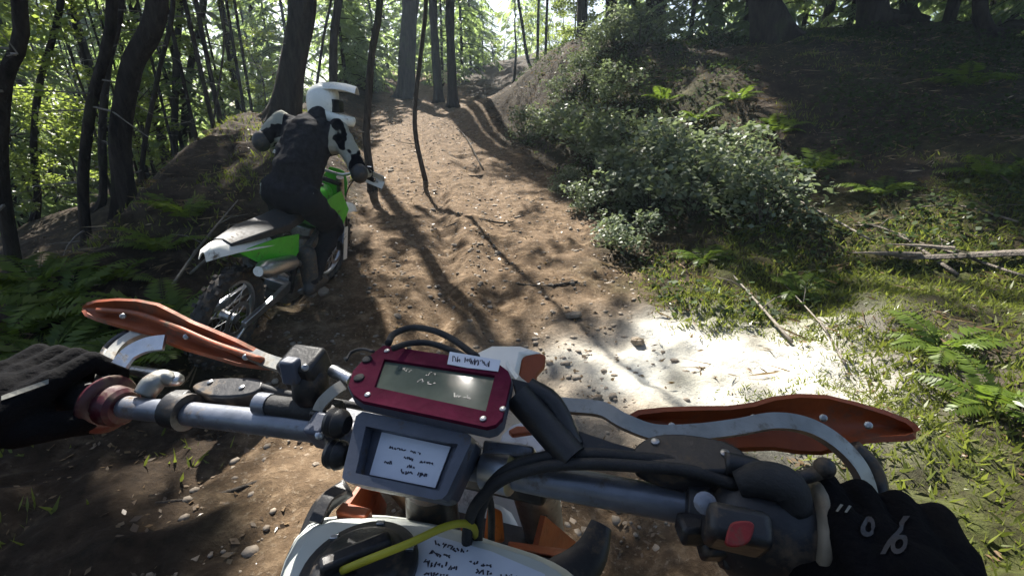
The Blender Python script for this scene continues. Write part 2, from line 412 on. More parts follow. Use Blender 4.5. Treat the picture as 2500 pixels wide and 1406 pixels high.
# ------------------------------------------------------------------ vegetation
rng = np.random.default_rng(11)
def unit(a): return a / np.maximum(np.linalg.norm(a, axis=-1, keepdims=True), 1e-9)
def leaves(c, d, n, L, Wd):
    """rhombic leaves folded a little along the rib: c centre, d axis, n normal"""
    d = unit(d); s = unit(np.cross(n, d)); n = np.cross(d, s); L = np.asarray(L)[:, None]; Wd = np.asarray(Wd)[:, None]
    a = c - d * L * 0.5; b = c + s * Wd * 0.5 - n * L * 0.06 - d * L * 0.06; t = c + d * L * 0.5 - n * L * 0.14; e = c - s * Wd * 0.5 - n * L * 0.06 - d * L * 0.06
    k = len(c); v = np.stack([a, b, t, e], 1).reshape(-1, 3); f = np.arange(4 * k).reshape(k, 4)
    return v, f
def conifer_crown(name, seed, z0, z1, r0, nb, per_m, mat, L=(0.16, 0.30), ratio=0.30, droop=0.35, taper=0.75):
    g = np.random.default_rng(seed); C_, D_, N_ = [], [], []; wood = MB()
    for i in range(nb):
        t = (i + g.random()) / nb; z = z0 + (z1 - z0) * t; ln = r0 * (1 - t) ** taper * (0.55 + 0.6 * g.random()) + 0.2
        if t < 0.12: ln *= 0.6 + 3 * t
        az = g.random() * 6.283; h = np.array([math.cos(az), math.sin(az), 0.0]); up = 0.25 * t + 0.1 * g.normal()
        dr = droop * (0.7 + 0.6 * g.random())
        k = max(6, int(ln * per_m)); s = 0.12 + 0.88 * g.random(k) ** 0.8
        p = h[None] * (ln * s)[:, None]; p[:, 2] = z + ln * (up * s - dr * s * s)
        tan = np.repeat(h[None], k, 0); tan[:, 2] = up - 2 * dr * s
        side = np.array([-h[1], h[0], 0.0]) * np.where(g.random(k) < 0.5, -1, 1)[:, None]
        d = tan * 0.7 + side * (0.4 + 0.9 * g.random(k))[:, None]; d[:, 2] -= 0.15 + 0.3 * g.random(k); d = unit(d)
        spread = (0.06 + 0.16 * ln * (1 - 0.6 * s)) * g.random(k)
        p = p + side * spread[:, None]; p[:, 2] -= 0.3 * spread
        nn = np.stack([g.normal(0, 0.5, k), g.normal(0, 0.5, k), np.ones(k)], 1)
        C_.append(p); D_.append(d); N_.append(nn)
        if i % 2 == 0:
            pts = [Vector((h[0] * ln * q, h[1] * ln * q, z + ln * (up * q - dr * q * q))) for q in (0, 0.3, 0.6, 0.95)]
            wood.tube(pts, [0.012 + 0.008 * ln, 0.004], 3, cap=False)
    c, d, nn = map(np.concatenate, (C_, D_, N_)); k = len(c)
    ll = L[0] + (L[1] - L[0]) * g.random(k)
    v, f = leaves(c, d, nn, ll, ll * ratio * (0.7 + 0.6 * g.random(k)))
    me = np_mesh(name, v, f, mat, tint=np.clip(g.normal(0.35, 0.22, k), 0, 0.72))
    wm = bpy.data.meshes.new(name + '_wood'); wm.from_pydata([tuple(p) for p in wood.v], [], wood.f); wm.materials.append(M['bark'])
    return me, wm
def broad_crown(name, seed, blobs, n_each, mat, L=(0.06, 0.12), ratio=0.75, flat=0.5):
    g = np.random.default_rng(seed); C_ = []
    for (x, y, z, r) in blobs:
        k = int(n_each * r); u = unit(g.normal(size=(k, 3))) * (g.random(k) ** 0.45)[:, None] * r; u[:, 2] *= flat
        C_.append(u + np.array([x, y, z]))
    c = np.concatenate(C_); k = len(c); d = g.normal(size=(k, 3)); d[:, 2] = d[:, 2] * 0.4 - 0.2; nn = np.stack([g.normal(0, 0.6, k), g.normal(0, 0.6, k), np.ones(k)], 1)
    ll = L[0] + (L[1] - L[0]) * g.random(k); v, f = leaves(c, d, nn, ll, ll * ratio)
    return np_mesh(name, v, f, mat, tint=np.clip(g.normal(0.35, 0.25, k), 0, 0.72))

TALL = [conifer_crown('tall_crown', 21 + i, 0, 11, 2.6, 120, 46, M['needle'], L=(0.22, 0.42)) for i in range(2)]
THIN = conifer_crown('sparse_crown', 27, 0, 9, 2.4, 60, 22, M['needle'], L=(0.2, 0.36))
YOUNG = [conifer_crown('young_crown', 31 + i, 0.3, h, r, nb, 52, M['needle_young'], L=(0.14, 0.26), droop=0.4) for i, (h, r, nb) in enumerate(((7.5, 1.7, 110), (6.0, 1.5, 90), (9.0, 1.9, 120)))]
def sapling_blobs(seed, h):
    g = random.Random(seed); return [(g.uniform(-0.9, 0.9), g.uniform(-0.9, 0.9), h * (0.15 + 0.85 * i / 16) + g.uniform(-.2, .2), g.uniform(0.35, 0.75)) for i in range(17)]
BROAD = [broad_crown('broad_crown', 41 + i, sapling_blobs(i, 5.0 + i), 330, M['broadleaf'], L=(0.08, 0.15)) for i in range(2)]

def dead_twigs(base_pts, seed, n=12, ln=(0.3, 0.9)):
    g = random.Random(seed); mb = MB()
    for i in range(n):
        t = g.uniform(0.12, 0.75) * (len(base_pts) - 1); k = min(int(t), len(base_pts) - 2); p = base_pts[k].lerp(base_pts[k + 1], t - k)
        az = g.uniform(0, 6.283); l = g.uniform(*ln); h = Vector((math.cos(az), math.sin(az), 0)); sg = g.uniform(-0.35, 0.15)
        pts = [p, p + h * l * 0.4 + V(0, 0, sg * l * 0.2), p + h * l * 0.75 + V(g.uniform(-.05, .05), g.uniform(-.05, .05), sg * l * 0.6), p + h * l + V(0, 0, sg * l * 1.2)]
        mb.tube(pts, [0.011, 0.003], 4, cap=False)
        if g.random() < 0.6:
            q = pts[2]; mb.tube([q, q + h * l * 0.15 + V(g.uniform(-.12, .12), g.uniform(-.12, .12), g.uniform(-.1, .12))], [0.005, 0.002], 3, cap=False)
    return mb

def tree(label, pts, r0, r1, mat='bark', crown=None, crown_z=5.5, crown_scale=1.0, twigs=0, seed=0, group=None, top=15.0, name='conifer_tree', flare=1.35):
    """pts: polyline of the visible trunk from base up (world); continued upwards to `top`"""
    pts = [Vector(p) for p in pts]; base = pts[0].copy(); base.z = hz(base.x, base.y) - 0.05
    e = empty(name, base, label, 'tree', group)
    d = (pts[-1] - pts[0]).normalized(); d = Vector((d.x * 0.4, d.y * 0.4, 1)).normalized(); last = pts[-1]; z = last.z
    full = [base] + pts[1:]
    while last.z < base.z + top: last = last + d * 2.0; d = Vector((d.x * 0.6, d.y * 0.6, 1)).normalized(); full.append(last)
    big = r0 > 0.05; sm = cr(full, 14 if big else 4); n = len(sm); rad = []
    for i, p in enumerate(sm):
        hgt = (p.z - base.z); t = hgt / max(top, 1); rad.append((r0 + (r1 - r0) * min(1, t)) * (1 + (flare - 1) * math.exp(-hgt / 0.25)))
    mt = MB().tube(sm, rad, 26 if big else 7); ns = 26 if big else 7
    if big:
        va = np.array([q[:] for q in mt.v]); an = np.tile(np.arange(ns), len(sm)); hh = np.repeat(np.array([q.z for q in sm]), ns)
        ridge = vnoise(np.minimum(an, ns - an) * 0.9 + 3 * fbm(hh, an * 0 + seed, 0.8, 2, 3), hh * 2.2 + seed, 17) - 0.5
        lob = np.cos(an / ns * 6.283 * 5 + seed) * np.exp(-(hh - base.z) / 0.22) * 0.5
        ctr = np.repeat(np.array([q[:] for q in sm]), ns, 0); rr_ = va - ctr; va = ctr + rr_ * (1 + 0.3 * ridge + lob)[:, None]; mt.v = [Vector(q) for q in va]
    mt.build('trunk', M[mat], e, smooth=180)
    if twigs: dead_twigs(sm[:max(6, int(n * 0.7))], seed, twigs).build('twigs', M['twig'], e, smooth=180)['kind'] = 'stuff'
    if crown is not None:
        at = min(sm, key=lambda p: abs(p.z - (base.z + crown_z)))
        for me, nm in ((crown[0], 'crown'), (crown[1], 'limbs')):
            o = link(nm, me, e); o.location = at - base; o.scale = (crown_scale,) * 3; o.rotation_euler = (0, 0, seed * 1.3)
    return e
def px_tree(label, pix, d, wpx, **kw):
    """pix: trunk axis top->base in photo pixels, standing about d metres away; the top is at the same distance"""
    b = P(*pix[-1], d); y = b.y
    pts = []
    for (u, v) in reversed(pix):
        r_ = ray(u, v); t = y / r_[1]; pts.append(Vector(CAM + r_ * t))
    az = math.atan2(b.x, b.y); r0 = wpx * 0.5 * d / FPX * math.cos(az) ** 1.3 * 0.86
    return tree(label, pts, r0, r0 * 0.45, **kw)
T0, T1 = TALL
px_tree('dark leaning trunk cut by the left edge of the photo', [(45, -30), (12, 200), (2, 400), (28, 600), (110, 870)], 3.6, 52, crown=T0, crown_z=7, twigs=10, seed=1)
px_tree('thin dark trunk with curling dead twigs near the left edge', [(150, -30), (98, 200), (82, 350), (92, 480), (120, 640)], 9.5, 24, crown=T1, crown_z=7, twigs=26, seed=2)
px_tree('slim bowed dark trunk second to the left of the thick one', [(275, -30), (222, 260), (203, 450), (212, 600), (240, 735)], 5.2, 38, twigs=12, seed=3)
px_tree('narrow trunk close behind the slim bowed trunk on the left', [(295, -30), (262, 170), (250, 330), (252, 480), (268, 640)], 8.5, 26, crown=T1, crown_z=7.5, twigs=18, seed=4)
px_tree('thick dark bowed trunk standing at the foot of the left bank', [(385, -30), (320, 170), (294, 340), (305, 490), (345, 650)], 5.0, 66, crown=T0, crown_z=7.5, twigs=6, seed=5)
px_tree('thin trunk just right of the thick bowed trunk', [(425, -30), (385, 190), (352, 360), (342, 480), (358, 600)], 8.0, 17, crown=THIN, crown_z=7.5, crown_scale=1.15, twigs=10, seed=6, top=11)
px_tree('left one of the straight pair of trunks behind the left bank', [(440, -30), (432, 120), (426, 300), (424, 420), (428, 520)], 11.5, 22, crown=T0, crown_z=9, twigs=8, seed=7)
px_tree('right one of the straight pair of trunks behind the left bank', [(500, -30), (468, 150), (450, 300), (448, 400), (455, 500)], 12.5, 22, crown=T1, crown_z=9, twigs=8, seed=8)
px_tree('crooked thin sapling stem above the crest of the left bank', [(545, 60), (540, 170), (520, 300), (515, 360), (530, 425)], 9.5, 8, mat='bark_pale', seed=9, top=4.5, name='sapling')
px_tree('stout dark trunk rising left of the white helmet', [(738, -30), (720, 120), (703, 220), (690, 320)], 7.4, 78, crown=T0, crown_z=10.5, twigs=4, seed=10)
px_tree('slender straight trunk just above the white helmet', [(828, -30), (815, 90), (803, 215)], 11.0, 25, crown=THIN, crown_z=6.6, crown_scale=.85, twigs=6, seed=11)
px_tree('slanting thin stem between the stout trunk and the slender trunk', [(812, -30), (790, 90), (757, 200)], 12.0, 9, twigs=4, seed=12, name='sapling', top=9)
px_tree('straight sapling on the trail edge right of the rider', [(928, -30), (908, 130), (896, 280), (895, 350), (905, 425)], 7.0, 22, mat='bark_pale', twigs=2, seed=13, top=8, name='sapling', flare=1.1)
px_tree('wavy thin sapling standing in the middle of the trail', [(1040, -30), (1030, 110), (1014, 250), (1016, 340), (1040, 440)], 7.6, 14, mat='bark_pale', twigs=1, seed=14, top=7, name='sapling', flare=1.1)
px_tree('broad trunk behind the wavy thin sapling above the trail', [(1004, -30), (996, 100), (990, 235)], 17.0, 48, crown=THIN, crown_z=7, crown_scale=.55, twigs=4, seed=15)
px_tree('left one of two trunks rising from the mound beyond the trail', [(1056, -30), (1060, 80), (1068, 170)], 16.0, 25, crown=THIN, crown_z=8.5, crown_scale=.7, twigs=4, seed=16)
px_tree('right one of two trunks rising from the mound beyond the trail', [(1100, -30), (1099, 80), (1103, 175)], 15.0, 27, twigs=4, seed=17)
px_tree('leaning thin stem left in the bright gap beyond the mound', [(1262, -30), (1275, 60), (1290, 150), (1312, 235)], 19.0, 9, twigs=6, seed=18, name='sapling', top=9)
px_tree('middle straight thin stem in the bright gap beyond the mound', [(1316, -30), (1313, 100), (1311, 235)], 19.5, 8, twigs=6, seed=19, name='sapling', top=15, crown=T1, crown_z=6.0, crown_scale=1.1)
px_tree('right straight thin stem in the bright gap beyond the mound', [(1337, -30), (1333, 100), (1328, 235)], 19.0, 8, twigs=6, seed=20, name='sapling', top=15, crown=T1, crown_z=6.0, crown_scale=1.1)
px_tree('short broken thin stem at the left of the bright gap', [(1257, 65), (1260, 120), (1254, 235)], 18.0, 8, seed=21, name='sapling', top=2.4)
px_tree('trunk at the left shoulder of the right bank', [(1424, -30), (1422, 60), (1421, 115)], 12.0, 30, crown=T1, crown_z=7, crown_scale=.75, seed=22)
px_tree('dark trunk above the leafy shoulder of the right bank', [(1604, -30), (1602, 20), (1600, 70)], 13.0, 62, crown=T0, crown_z=6, crown_scale=1.3, seed=23)
px_tree('thickest dark trunk on top of the right bank', [(1868, -30), (1878, 50), (1890, 130)], 8.5, 100, crown=T1, crown_z=6, crown_scale=1.35, twigs=3, seed=24)
px_tree('broad dark trunk second from the right on the bank', [(2128, -30), (2136, 60), (2148, 150)], 9.5, 88, crown=T0, crown_z=6, crown_scale=1.35, twigs=3, seed=25)
px_tree('narrow dark trunk beside the broad trunk on the right bank', [(2218, -30), (2224, 40), (2232, 130)], 10.5, 46, crown=T1, crown_z=7, seed=26)
px_tree('rightmost dark trunk on the right bank near the corner', [(2395, -30), (2405, 70), (2420, 170)], 8.0, 44, crown=T0, crown_z=6, crown_scale=1.35, twigs=3, seed=27)
px_tree('straight trunk right of the bank shoulder trunk', [(1486, -30), (1488, 30), (1490, 85)], 13.5, 22, crown=T0, crown_z=6.0, crown_scale=1.45, seed=29)
px_tree('thin trunk left of the dark trunk on the bank shoulder', [(1548, -30), (1550, 30), (1552, 75)], 14.5, 18, crown=T1, crown_z=6.0, crown_scale=1.2, seed=30)
px_tree('thin trunk left of the thickest trunk on the right bank', [(1735, -30), (1738, 30), (1742, 90)], 15.0, 22, crown=T1, crown_z=6, crown_scale=1.3, seed=28)

# background forest: individuals standing in ranks behind
def az_of(u): return math.atan2((u - 1250) / FPX, CP + (703 - 200) / FPX * SP)
back = []
def stand(kind, az, dist, s, seed, label, group, name):
    x, y = math.sin(az) * dist, math.cos(az) * dist; z = hz(x, y) - 0.1
    e = empty(name, V(x, y, z), label, 'tree', group); g = random.Random(seed)
    if kind == 'young':
        cm, wm = YOUNG[seed % 3]; h = (7.5, 6.0, 9.0)[seed % 3] * s
        MB().tube([V(x, y, z), V(x + g.uniform(-.1, .1), y, z + h * 0.5), V(x + g.uniform(-.15, .15), y, z + h * 1.03)], [0.07 * s, 0.05 * s, 0.01], 7).build('trunk', M['bark'], e, smooth=180)
        for me, nm in ((cm, 'crown'), (wm, 'limbs')):
            o = link(nm, me, e); o.scale = (s, s, s); o.rotation_euler = (0, 0, g.uniform(0, 6.28))
    elif kind == 'broad':
        h = 5.5 * s
        tr = MB().tube([V(x, y, z), V(x + g.uniform(-.25, .25), y, z + h * 0.5), V(x + g.uniform(-.4, .4), y, z + h)], [0.035 * s, 0.02, 0.006], 6)
        for q in range(7):
            zz = z + h * (0.15 + 0.11 * q); a = g.uniform(0, 6.28); tr.tube([V(x, y, zz), V(x + math.cos(a) * .4, y + math.sin(a) * .4, zz + .25), V(x + math.cos(a) * .9, y + math.sin(a) * .9, zz + .3)], [0.012, 0.004], 4, cap=False)
        tr.build('trunk', M['bark_pale'], e, smooth=180)
        o = link('crown', BROAD[seed % 2], e); o.scale = (s, s, s); o.rotation_euler = (0, 0, g.uniform(0, 6.28))
    else:
        bend = g.uniform(-.5, .5); h = 16 * s
        pts = [V(x, y, z), V(x + bend * 0.4, y, z + h * .3), V(x + bend, y, z + h * .6), V(x + bend, y, z + h)]
        sm = cr(pts, 4); MB().tube(sm, [0.13 * s, 0.09 * s, 0.03], 8).build('trunk', M['bark'], e, smooth=180)
        dead_twigs(sm, seed, 16, (0.4, 1.1)).build('twigs', M['twig'], e, smooth=180)['kind'] = 'stuff'
        for me, nm in zip(TALL[seed % 2], ('crown', 'limbs')):
            o = link(nm, me, e); o.location = (bend * 0.9, 0, h * 0.6); o.scale = (s * .7, s * .7, s * 0.65); o.rotation_euler = (0, 0, g.uniform(0, 6.28))
    return e
ORD = 'first second third fourth fifth sixth seventh eighth ninth tenth eleventh twelfth thirteenth fourteenth fifteenth sixteenth seventeenth eighteenth nineteenth twentieth'.split()
ORD += ['twenty-' + w for w in ORD[:9]] + ['thirtieth'] + ['thirty-' + w for w in ORD[:9]]
def number_from_left(group, head, tail):
    os_ = sorted([o for o in bpy.data.objects if o.get('group') == group], key=lambda o: math.atan2(o.location.x, o.location.y))
    for w, o in zip(ORD, os_): o['label'] = f'{w} from the left of the {head} {tail}'
g_ = random.Random(5)
k = 0
for row, (d0, n) in enumerate(((14.5, 4), (18, 10), (23, 13), (29, 14))):
    for i in range(n):
        az = az_of(-260 + (i + g_.uniform(0.1, 0.9)) / n * 1330); d = d0 + g_.uniform(-1.5, 2.5)
        x, y = math.sin(az) * d, math.cos(az) * d
        if abs(x - trail_c(y)) < trail_w(y) + 0.7: continue
        kind = 'young' if (i + row) % 3 != 1 else 'tall'; k += 1
        if kind == 'young': stand('young', az, d, g_.uniform(0.75, 1.2), k, 'bushy young conifer among the trunks of the forest left of the trail', 'young conifers in the forest left of the trail', 'young_conifer')
        else: stand('tall', az, d, g_.uniform(0.7, 1.0), k, 'thin dark trunk with bare twigs deep in the forest left of the trail', 'thin trunks deep in the forest left of the trail', 'conifer_tree')
for i in range(38):
    u = -60 + (i + g_.uniform(0.15, .85)) / 38 * 740; d = g_.uniform(8.5, 19); x = (u - 1250) / FPX * d; yy = d * 0.98; lean = g_.uniform(-.15, .15); z0_ = hz(x, yy); rr0 = g_.uniform(.022, .05)
    if abs(x - float(trail_c(yy))) < float(trail_w(yy)) + 1.2: continue
    tree('thin dark pole trunk', [V(x, yy, z0_), V(x + lean * .35, yy, z0_ + 2.2), V(x + lean, yy, z0_ + 5)], rr0, rr0 * .4, crown=THIN if i % 3 == 0 else None, crown_z=8, crown_scale=.6, twigs=14, seed=200 + i, group='pole trunks of the left forest', top=12, name='conifer_tree')
for i in range(8):
    az = az_of(-200 + (i + g_.uniform(0, 1)) / 8 * 880); d = g_.uniform(11, 16); k += 1
    stand('broad', az, d, g_.uniform(0.45, 0.75), k, 'sunlit leafy sapling low between the trunks left of the bank', 'leafy saplings below the left bank', 'leafy_sapling')
for u, d, s in ((880, 24, 1.1), (950, 27, 1.2), (1010, 24, .9), (1080, 22, 1.0), (1130, 24, 1.05), (1150, 30, 1.2), (1205, 36, .62), (1180, 40, 0.9), (845, 19, 1.0), (915, 20, .9)):
    k += 1; stand('young', az_of(u), d, s, k, 'pale hazy young conifer beyond the end of the trail', 'young conifers beyond the end of the trail', 'young_conifer')
for u, d, s in ((1230, 30, 0.42), (1290, 27, 0.4), (1345, 24, 0.5), (1385, 21, 0.6), (1270, 38, .6), (1320, 34, 0.62), (1375, 30, 0.75), (1405, 17, 0.62)):
    k += 1; stand('broad', az_of(u), d, s * 1.1, k, 'bright leafy sapling in the gap beyond the mound', 'leafy saplings in the bright gap', 'leafy_sapling')
for i in range(20):
    u = 1440 + (i + g_.uniform(0.1, .9)) / 20 * 1300; k += 1; d = g_.uniform(12, 24)
    stand('young' if i % 4 else 'tall', az_of(u), d, g_.uniform(0.7, 1.1), k, 'shaded conifer in the dark forest on top of the right bank', 'conifers in the forest above the right bank', 'conifer_tree')

number_from_left('pole trunks of the left forest', 'thin dark poles', 'packed in the left forest')
number_from_left('leafy saplings below the left bank', 'sunlit leafy saplings', 'low between the left trunks')
number_from_left('young conifers in the forest left of the trail', 'bushy young conifers', 'in the forest left of the trail')
number_from_left('young conifers beyond the end of the trail', 'pale young conifers', 'beyond the end of the trail')
number_from_left('leafy saplings in the bright gap', 'bright leafy saplings', 'in the gap beyond the mound')
number_from_left('thin trunks deep in the forest left of the trail', 'thin bare trunks', 'deep in the left forest')
number_from_left('conifers in the forest above the right bank', 'shaded conifers', 'on top of the right bank')
# the far wood, one mass
def far_wood():
    g = np.random.default_rng(3); C_, D_, N_ = [], [], []
    for i in range(170):
        u = g.uniform(-700, 3200); az = az_of(u)
        if 1165 < u < 1265 or 1335 < u < 1410: top = g.uniform(1.2, 2.6); kk = 120
        else: top = g.uniform(11, 19); kk = 420
        d = g.uniform(40, 62); x, y = math.sin(az) * d, math.cos(az) * d; z = hz(x, y)
        t = g.random(kk) ** 0.85; r = (1 - t) ** 0.8 * 3.2 * g.random(kk) ** 0.5 * min(1, top / 8) + 0.1; a = g.random(kk) * 6.283
        C_.append(np.stack([x + r * np.cos(a), y + r * np.sin(a), z + t * top], 1))
        dd = np.stack([np.cos(a), np.sin(a), -0.5 + 0.3 * g.normal(size=kk)], 1); D_.append(dd); N_.append(np.stack([g.normal(0, .5, kk), g.normal(0, .5, kk), np.ones(kk)], 1))
    c, d, n = map(np.concatenate, (C_, D_, N_)); kk = len(c); L = g.uniform(0.5, 1.1, kk); v, f = leaves(c, d, n, L, L * 0.35)
    return np_mesh('far_wood', v, f, M['needle_young'], tint=np.clip(g.normal(0.3, 0.2, kk), 0, .7))
tag(link('far_wood', far_wood()), 'hazy mass of distant conifers behind the forest', 'wood', kind='stuff')

# ---- shrubs with waxy leaves on the right bank
def shrub_proto(seed, n):
    g = random.Random(seed); blobs = [(g.uniform(-.35, .35), g.uniform(-.35, .35), g.uniform(0.08, 0.5), g.uniform(0.16, 0.3)) for _ in range(n)]
    me = broad_crown('shrub_leaves', seed, blobs, 460, M['salal_sunlit'], L=(0.035, 0.08), ratio=0.62, flat=0.7)
    mb = MB()
    for b in blobs: mb.tube([V(0, 0, -0.05), V(b[0] * .4, b[1] * .4, b[2] * .6), V(b[0], b[1], b[2] + .05)], [0.007, 0.002], 4, cap=False)
    wm = bpy.data.meshes.new('stems'); wm.from_pydata([tuple(p) for p in mb.v], [], mb.f); wm.materials.append(M['bark_pale'])
    return me, wm
SHR = [shrub_proto(51 + i, 11) for i in range(3)]
def shrub(u, v, s, i, label, group=None):
    p = ground_hit(u, v); e = empty('shrub', p, label, 'shrub', group); g = random.Random(i); rz = g.uniform(0, 6.28)
    for me, nm in zip(SHR[i % 3], ('foliage', 'stems')):
        o = link(nm, me, e); o.scale = (s, s, s); o.rotation_euler = (0, 0, rz)
        o['kind'] = 'stuff'
for i, (u, v, s, lb) in enumerate((
    (1275, 350, 1.0, 'small shrub with arching tip leaning over the trail left of the fern'), (1345, 345, 1.1, 'shrub with bright tips beside the trail below the mound'),
    (1420, 380, 1.15, 'waxy shrub just below the upright yellow fern'), (1490, 400, 1.1, 'waxy shrub right of the yellow fern on the bank'),
    (1560, 430, 1.15, 'dense waxy shrub in the middle of the pale thicket'), (1640, 440, 1.2, 'dense waxy shrub at the upper right of the pale thicket'),
    (1500, 500, 1.0, 'waxy shrub at the lower left of the pale thicket'), (1590, 530, 1.0, 'waxy shrub at the bottom of the pale thicket'),
    (1690, 530, 1.05, 'waxy shrub at the lower right of the pale thicket'), (1390, 470, 0.5, 'small low shrub on the right edge of the trail'),
    (1450, 520, 0.6, 'small low shrub on the trail edge below the thicket'), (1530, 620, 0.65, 'low shrub at the foot of the bank above the sunny ground'),
    (1760, 470, 1.0, 'shrub right of the pale thicket on the dark slope'), (1560, 120, 1.2, 'bright shrub on the crest of the bank by the trunk'),
    (1500, 110, 1.0, 'bright shrub on the left shoulder of the bank crest'), (1860, 560, .9, 'shaded shrub below the dark hollow on the right slope'),
    (1385, 255, .8, 'small shrub low on the steep nose of the right bank'), (1425, 190, .8, 'small shrub halfway up the steep nose of the right bank'), (1470, 150, .9, 'small shrub near the top of the bank nose'), (1500, 250, .9, 'shrub on the bank between the nose and the yellow fern'))):
    shrub(u, v, s * 1.25, i, lb, 'waxy shrubs on the right bank')

# ---- ferns: each frond a part
def frond_mesh(seed, L=0.62, n=17):
    g = np.random.default_rng(seed); vs_, fs = [], []; mb = MB(); pts = []
    for q in np.linspace(0, 1, 9): pts.append(V(L * (q * 0.85), 0, L * (0.75 * q - 0.62 * q * q)))
    rach = MB().tube(pts, [0.004, 0.001], 4, cap=False)
    c, d, nn, ll = [], [], [], []
    for i in range(n):
        q = 0.12 + 0.86 * i / n; ln = 0.15 * math.sin(math.pi * min(1, q * 0.85 + 0.12)) ** 0.8 * (1 - 0.35 * q) + 0.015
        t = q * 8; k_ = min(int(t), 7); p = pts[k_].lerp(pts[k_ + 1], t - k_); tan = (pts[k_ + 1] - pts[k_]).normalized()
        for sgn in (-1, 1):
            dd = Vector((0, sgn, 0)) * 0.9 + tan * 0.45 + V(0, 0, -0.15 + 0.1 * g.normal()); dd.normalize(); cc = p + dd * ln * 0.5
            c.append(cc[:]); d.append(dd[:]); nn.append((-tan.z, 0, max(0.3, tan.x))); ll.append(ln)
    v, f = leaves(np.array(c), np.array(d), np.array(nn), np.array(ll), np.array(ll) * 0.24 + 0.008)
    rv = np.array([p[:] for p in rach.v]); rf = np.array(rach.f) + len(v)
    return np_mesh('frond', np.concatenate([v, rv]), np.concatenate([f, rf]), M['fern'], tint=np.concatenate([np.clip(g.normal(.4, .15, len(f)), 0, .7), np.full(len(rf), .1)]))
FRONDS = [frond_mesh(61 + i) for i in range(4)]
def fern(p, s, seed, label, group, nf=8):
    e = empty('fern', p, label, 'fern', group); g = random.Random(seed)
    for i in range(nf):
        o = link('frond', FRONDS[(seed + i) % 4], e); q = s * g.uniform(0.7, 1.15); o.scale = (q, q, q)
        o.rotation_euler = (g.uniform(-.25, .25), g.uniform(-.45, .15), 6.283 * (i + g.uniform(-.3, .3)) / nf)
    return e
fern(ground_hit(1425, 335), 1.15, 1, 'yellow green upright fern above the pale thicket', 'ferns on the right bank')
for i, (u, v, s, lb) in enumerate(((1900, 330, .9, 'fern on the dark slope left of the yellow blades'), (1990, 420, .9, 'fern on the middle of the dark right slope'), (1700, 300, .8, 'fern below the bank crest under the trunk'),
        (1800, 250, .8, 'fern on the bank under the thickest trunk'), (1620, 250, .9, 'fern left of the fern under the thickest trunk'), (2360, 215, 1.0, 'bright yellow fern by the right edge under the rightmost trunk'),
        (2150, 480, .8, 'fern low on the dark slope above the log'), (2420, 440, .9, 'fern at the right edge above the log'), (1720, 640, .7, 'fern at the foot of the bank above the sunny ground'),
        (1950, 720, .7, 'fern in the moss left of the log'), (2300, 860, .7, 'fern near the right edge below the log'), (2420, 1000, .6, 'fern near the right edge beside the hand guard'))):
    fern(ground_hit(u, v), s, 10 + i, lb, 'ferns on the right bank')
for i, (u, v, s, lb) in enumerate(((175, 745, .8, 'bright green fern between the left trunks above the orange guard'), (60, 830, .7, 'fern at the left edge above the glove'), (230, 800, .6, 'fern left of the orange hand guard tip'),
        (100, 700, .9, 'grey green fern by the leftmost leaning trunk'), (290, 690, .7, 'fern at the foot of the slim bowed trunk'), (460, 540, .8, 'fern on the crest of the left bank'),
        (400, 620, .7, 'fern beside the thick bowed trunk on the left'), (20, 740, .8, 'fern at the left edge behind the leaning trunk'), (130, 880, .55, 'fern close to the left glove'))):
    fern(ground_hit(u, v), s, 40 + i, lb, 'ferns on the left bank')
for i, (x, y, s, lb) in enumerate(((-2.15, 2.3, .9, 'large fern at the left edge just above the black glove'), (-2.6, 2.2, 1.1, 'large fern between the leaning trunk and the orange hand guard'), (-2.3, 2.75, 1.0, 'large fern right behind the tip of the orange hand guard'))):
    fern(V(x, y, hz(x, y)), s, 60 + i, lb, 'ferns on the left bank', 11)

# ---- grass, litter, gravel: one mass each
def scatter(n, x0, x1, y0, y1, keep, seed, ex=1.5):
    g = np.random.default_rng(seed); x = g.uniform(x0, x1, n); y = y0 + (y1 - y0) * g.random(n) ** ex
    m = keep(x, y, g); x, y = x[m], y[m]; z = height(x, y); return np.stack([x, y, z], 1), g
def toff(x, y): return np.abs(x - trail_c(y)) - trail_w(y)
pos, g = scatter(200000, -5, 7, 0.7, 12, lambda x, y, g: (toff(x, y) > 0.05 + 0.5 * g.random(len(x))) & (fbm(x, y, 1.6, 3, 55) * 2.2 + 0.22 + 0.3 * (x > 0.7) * (y < 4) - 0.35 * (x > 0) * (y > 4.6) > g.random(len(x))) & ((x > 0) | (g.random(len(x)) < .5)) & ~((np.abs(x - 1.2) < .7) & (np.abs(y - 2.45) < .48)), 71)
k = len(pos); L = g.uniform(0.03, 0.10, k); d = np.stack([g.normal(0, .6, k), g.normal(0, .6, k), np.ones(k)], 1); pos[:, 2] += L * .4
v, f = leaves(pos, d, g.normal(size=(k, 3)), L, 0.006 + L * 0.09)
tag(link('grass', np_mesh('grass', v, f, M['grass'], tint=np.clip(g.normal(.35, .22, k), 0, .72))), 'short mossy grass along both sides of the trail', 'grass', kind='stuff')
pos, g = scatter(170000, .75, 4.6, .6, 4.4, lambda x, y, g: (toff(x, y) > 0.05 + 0.3 * g.random(len(x))) & (fbm(x, y, 2.6, 3, 56) * 2.4 + 0.42 > g.random(len(x))) & (((x - 1.2) / .72) ** 2 + ((y - 2.45) / .47) ** 2 > 0.25 + 1.0 * g.random(len(x))), 76, 1.2)
k = len(pos); L = g.uniform(0.012, 0.05, k); d = np.stack([g.normal(0, .8, k), g.normal(0, .8, k), np.ones(k)], 1); pos[:, 2] += L * .4
v, f = leaves(pos, d, g.normal(size=(k, 3)), L, 0.003 + L * 0.10)
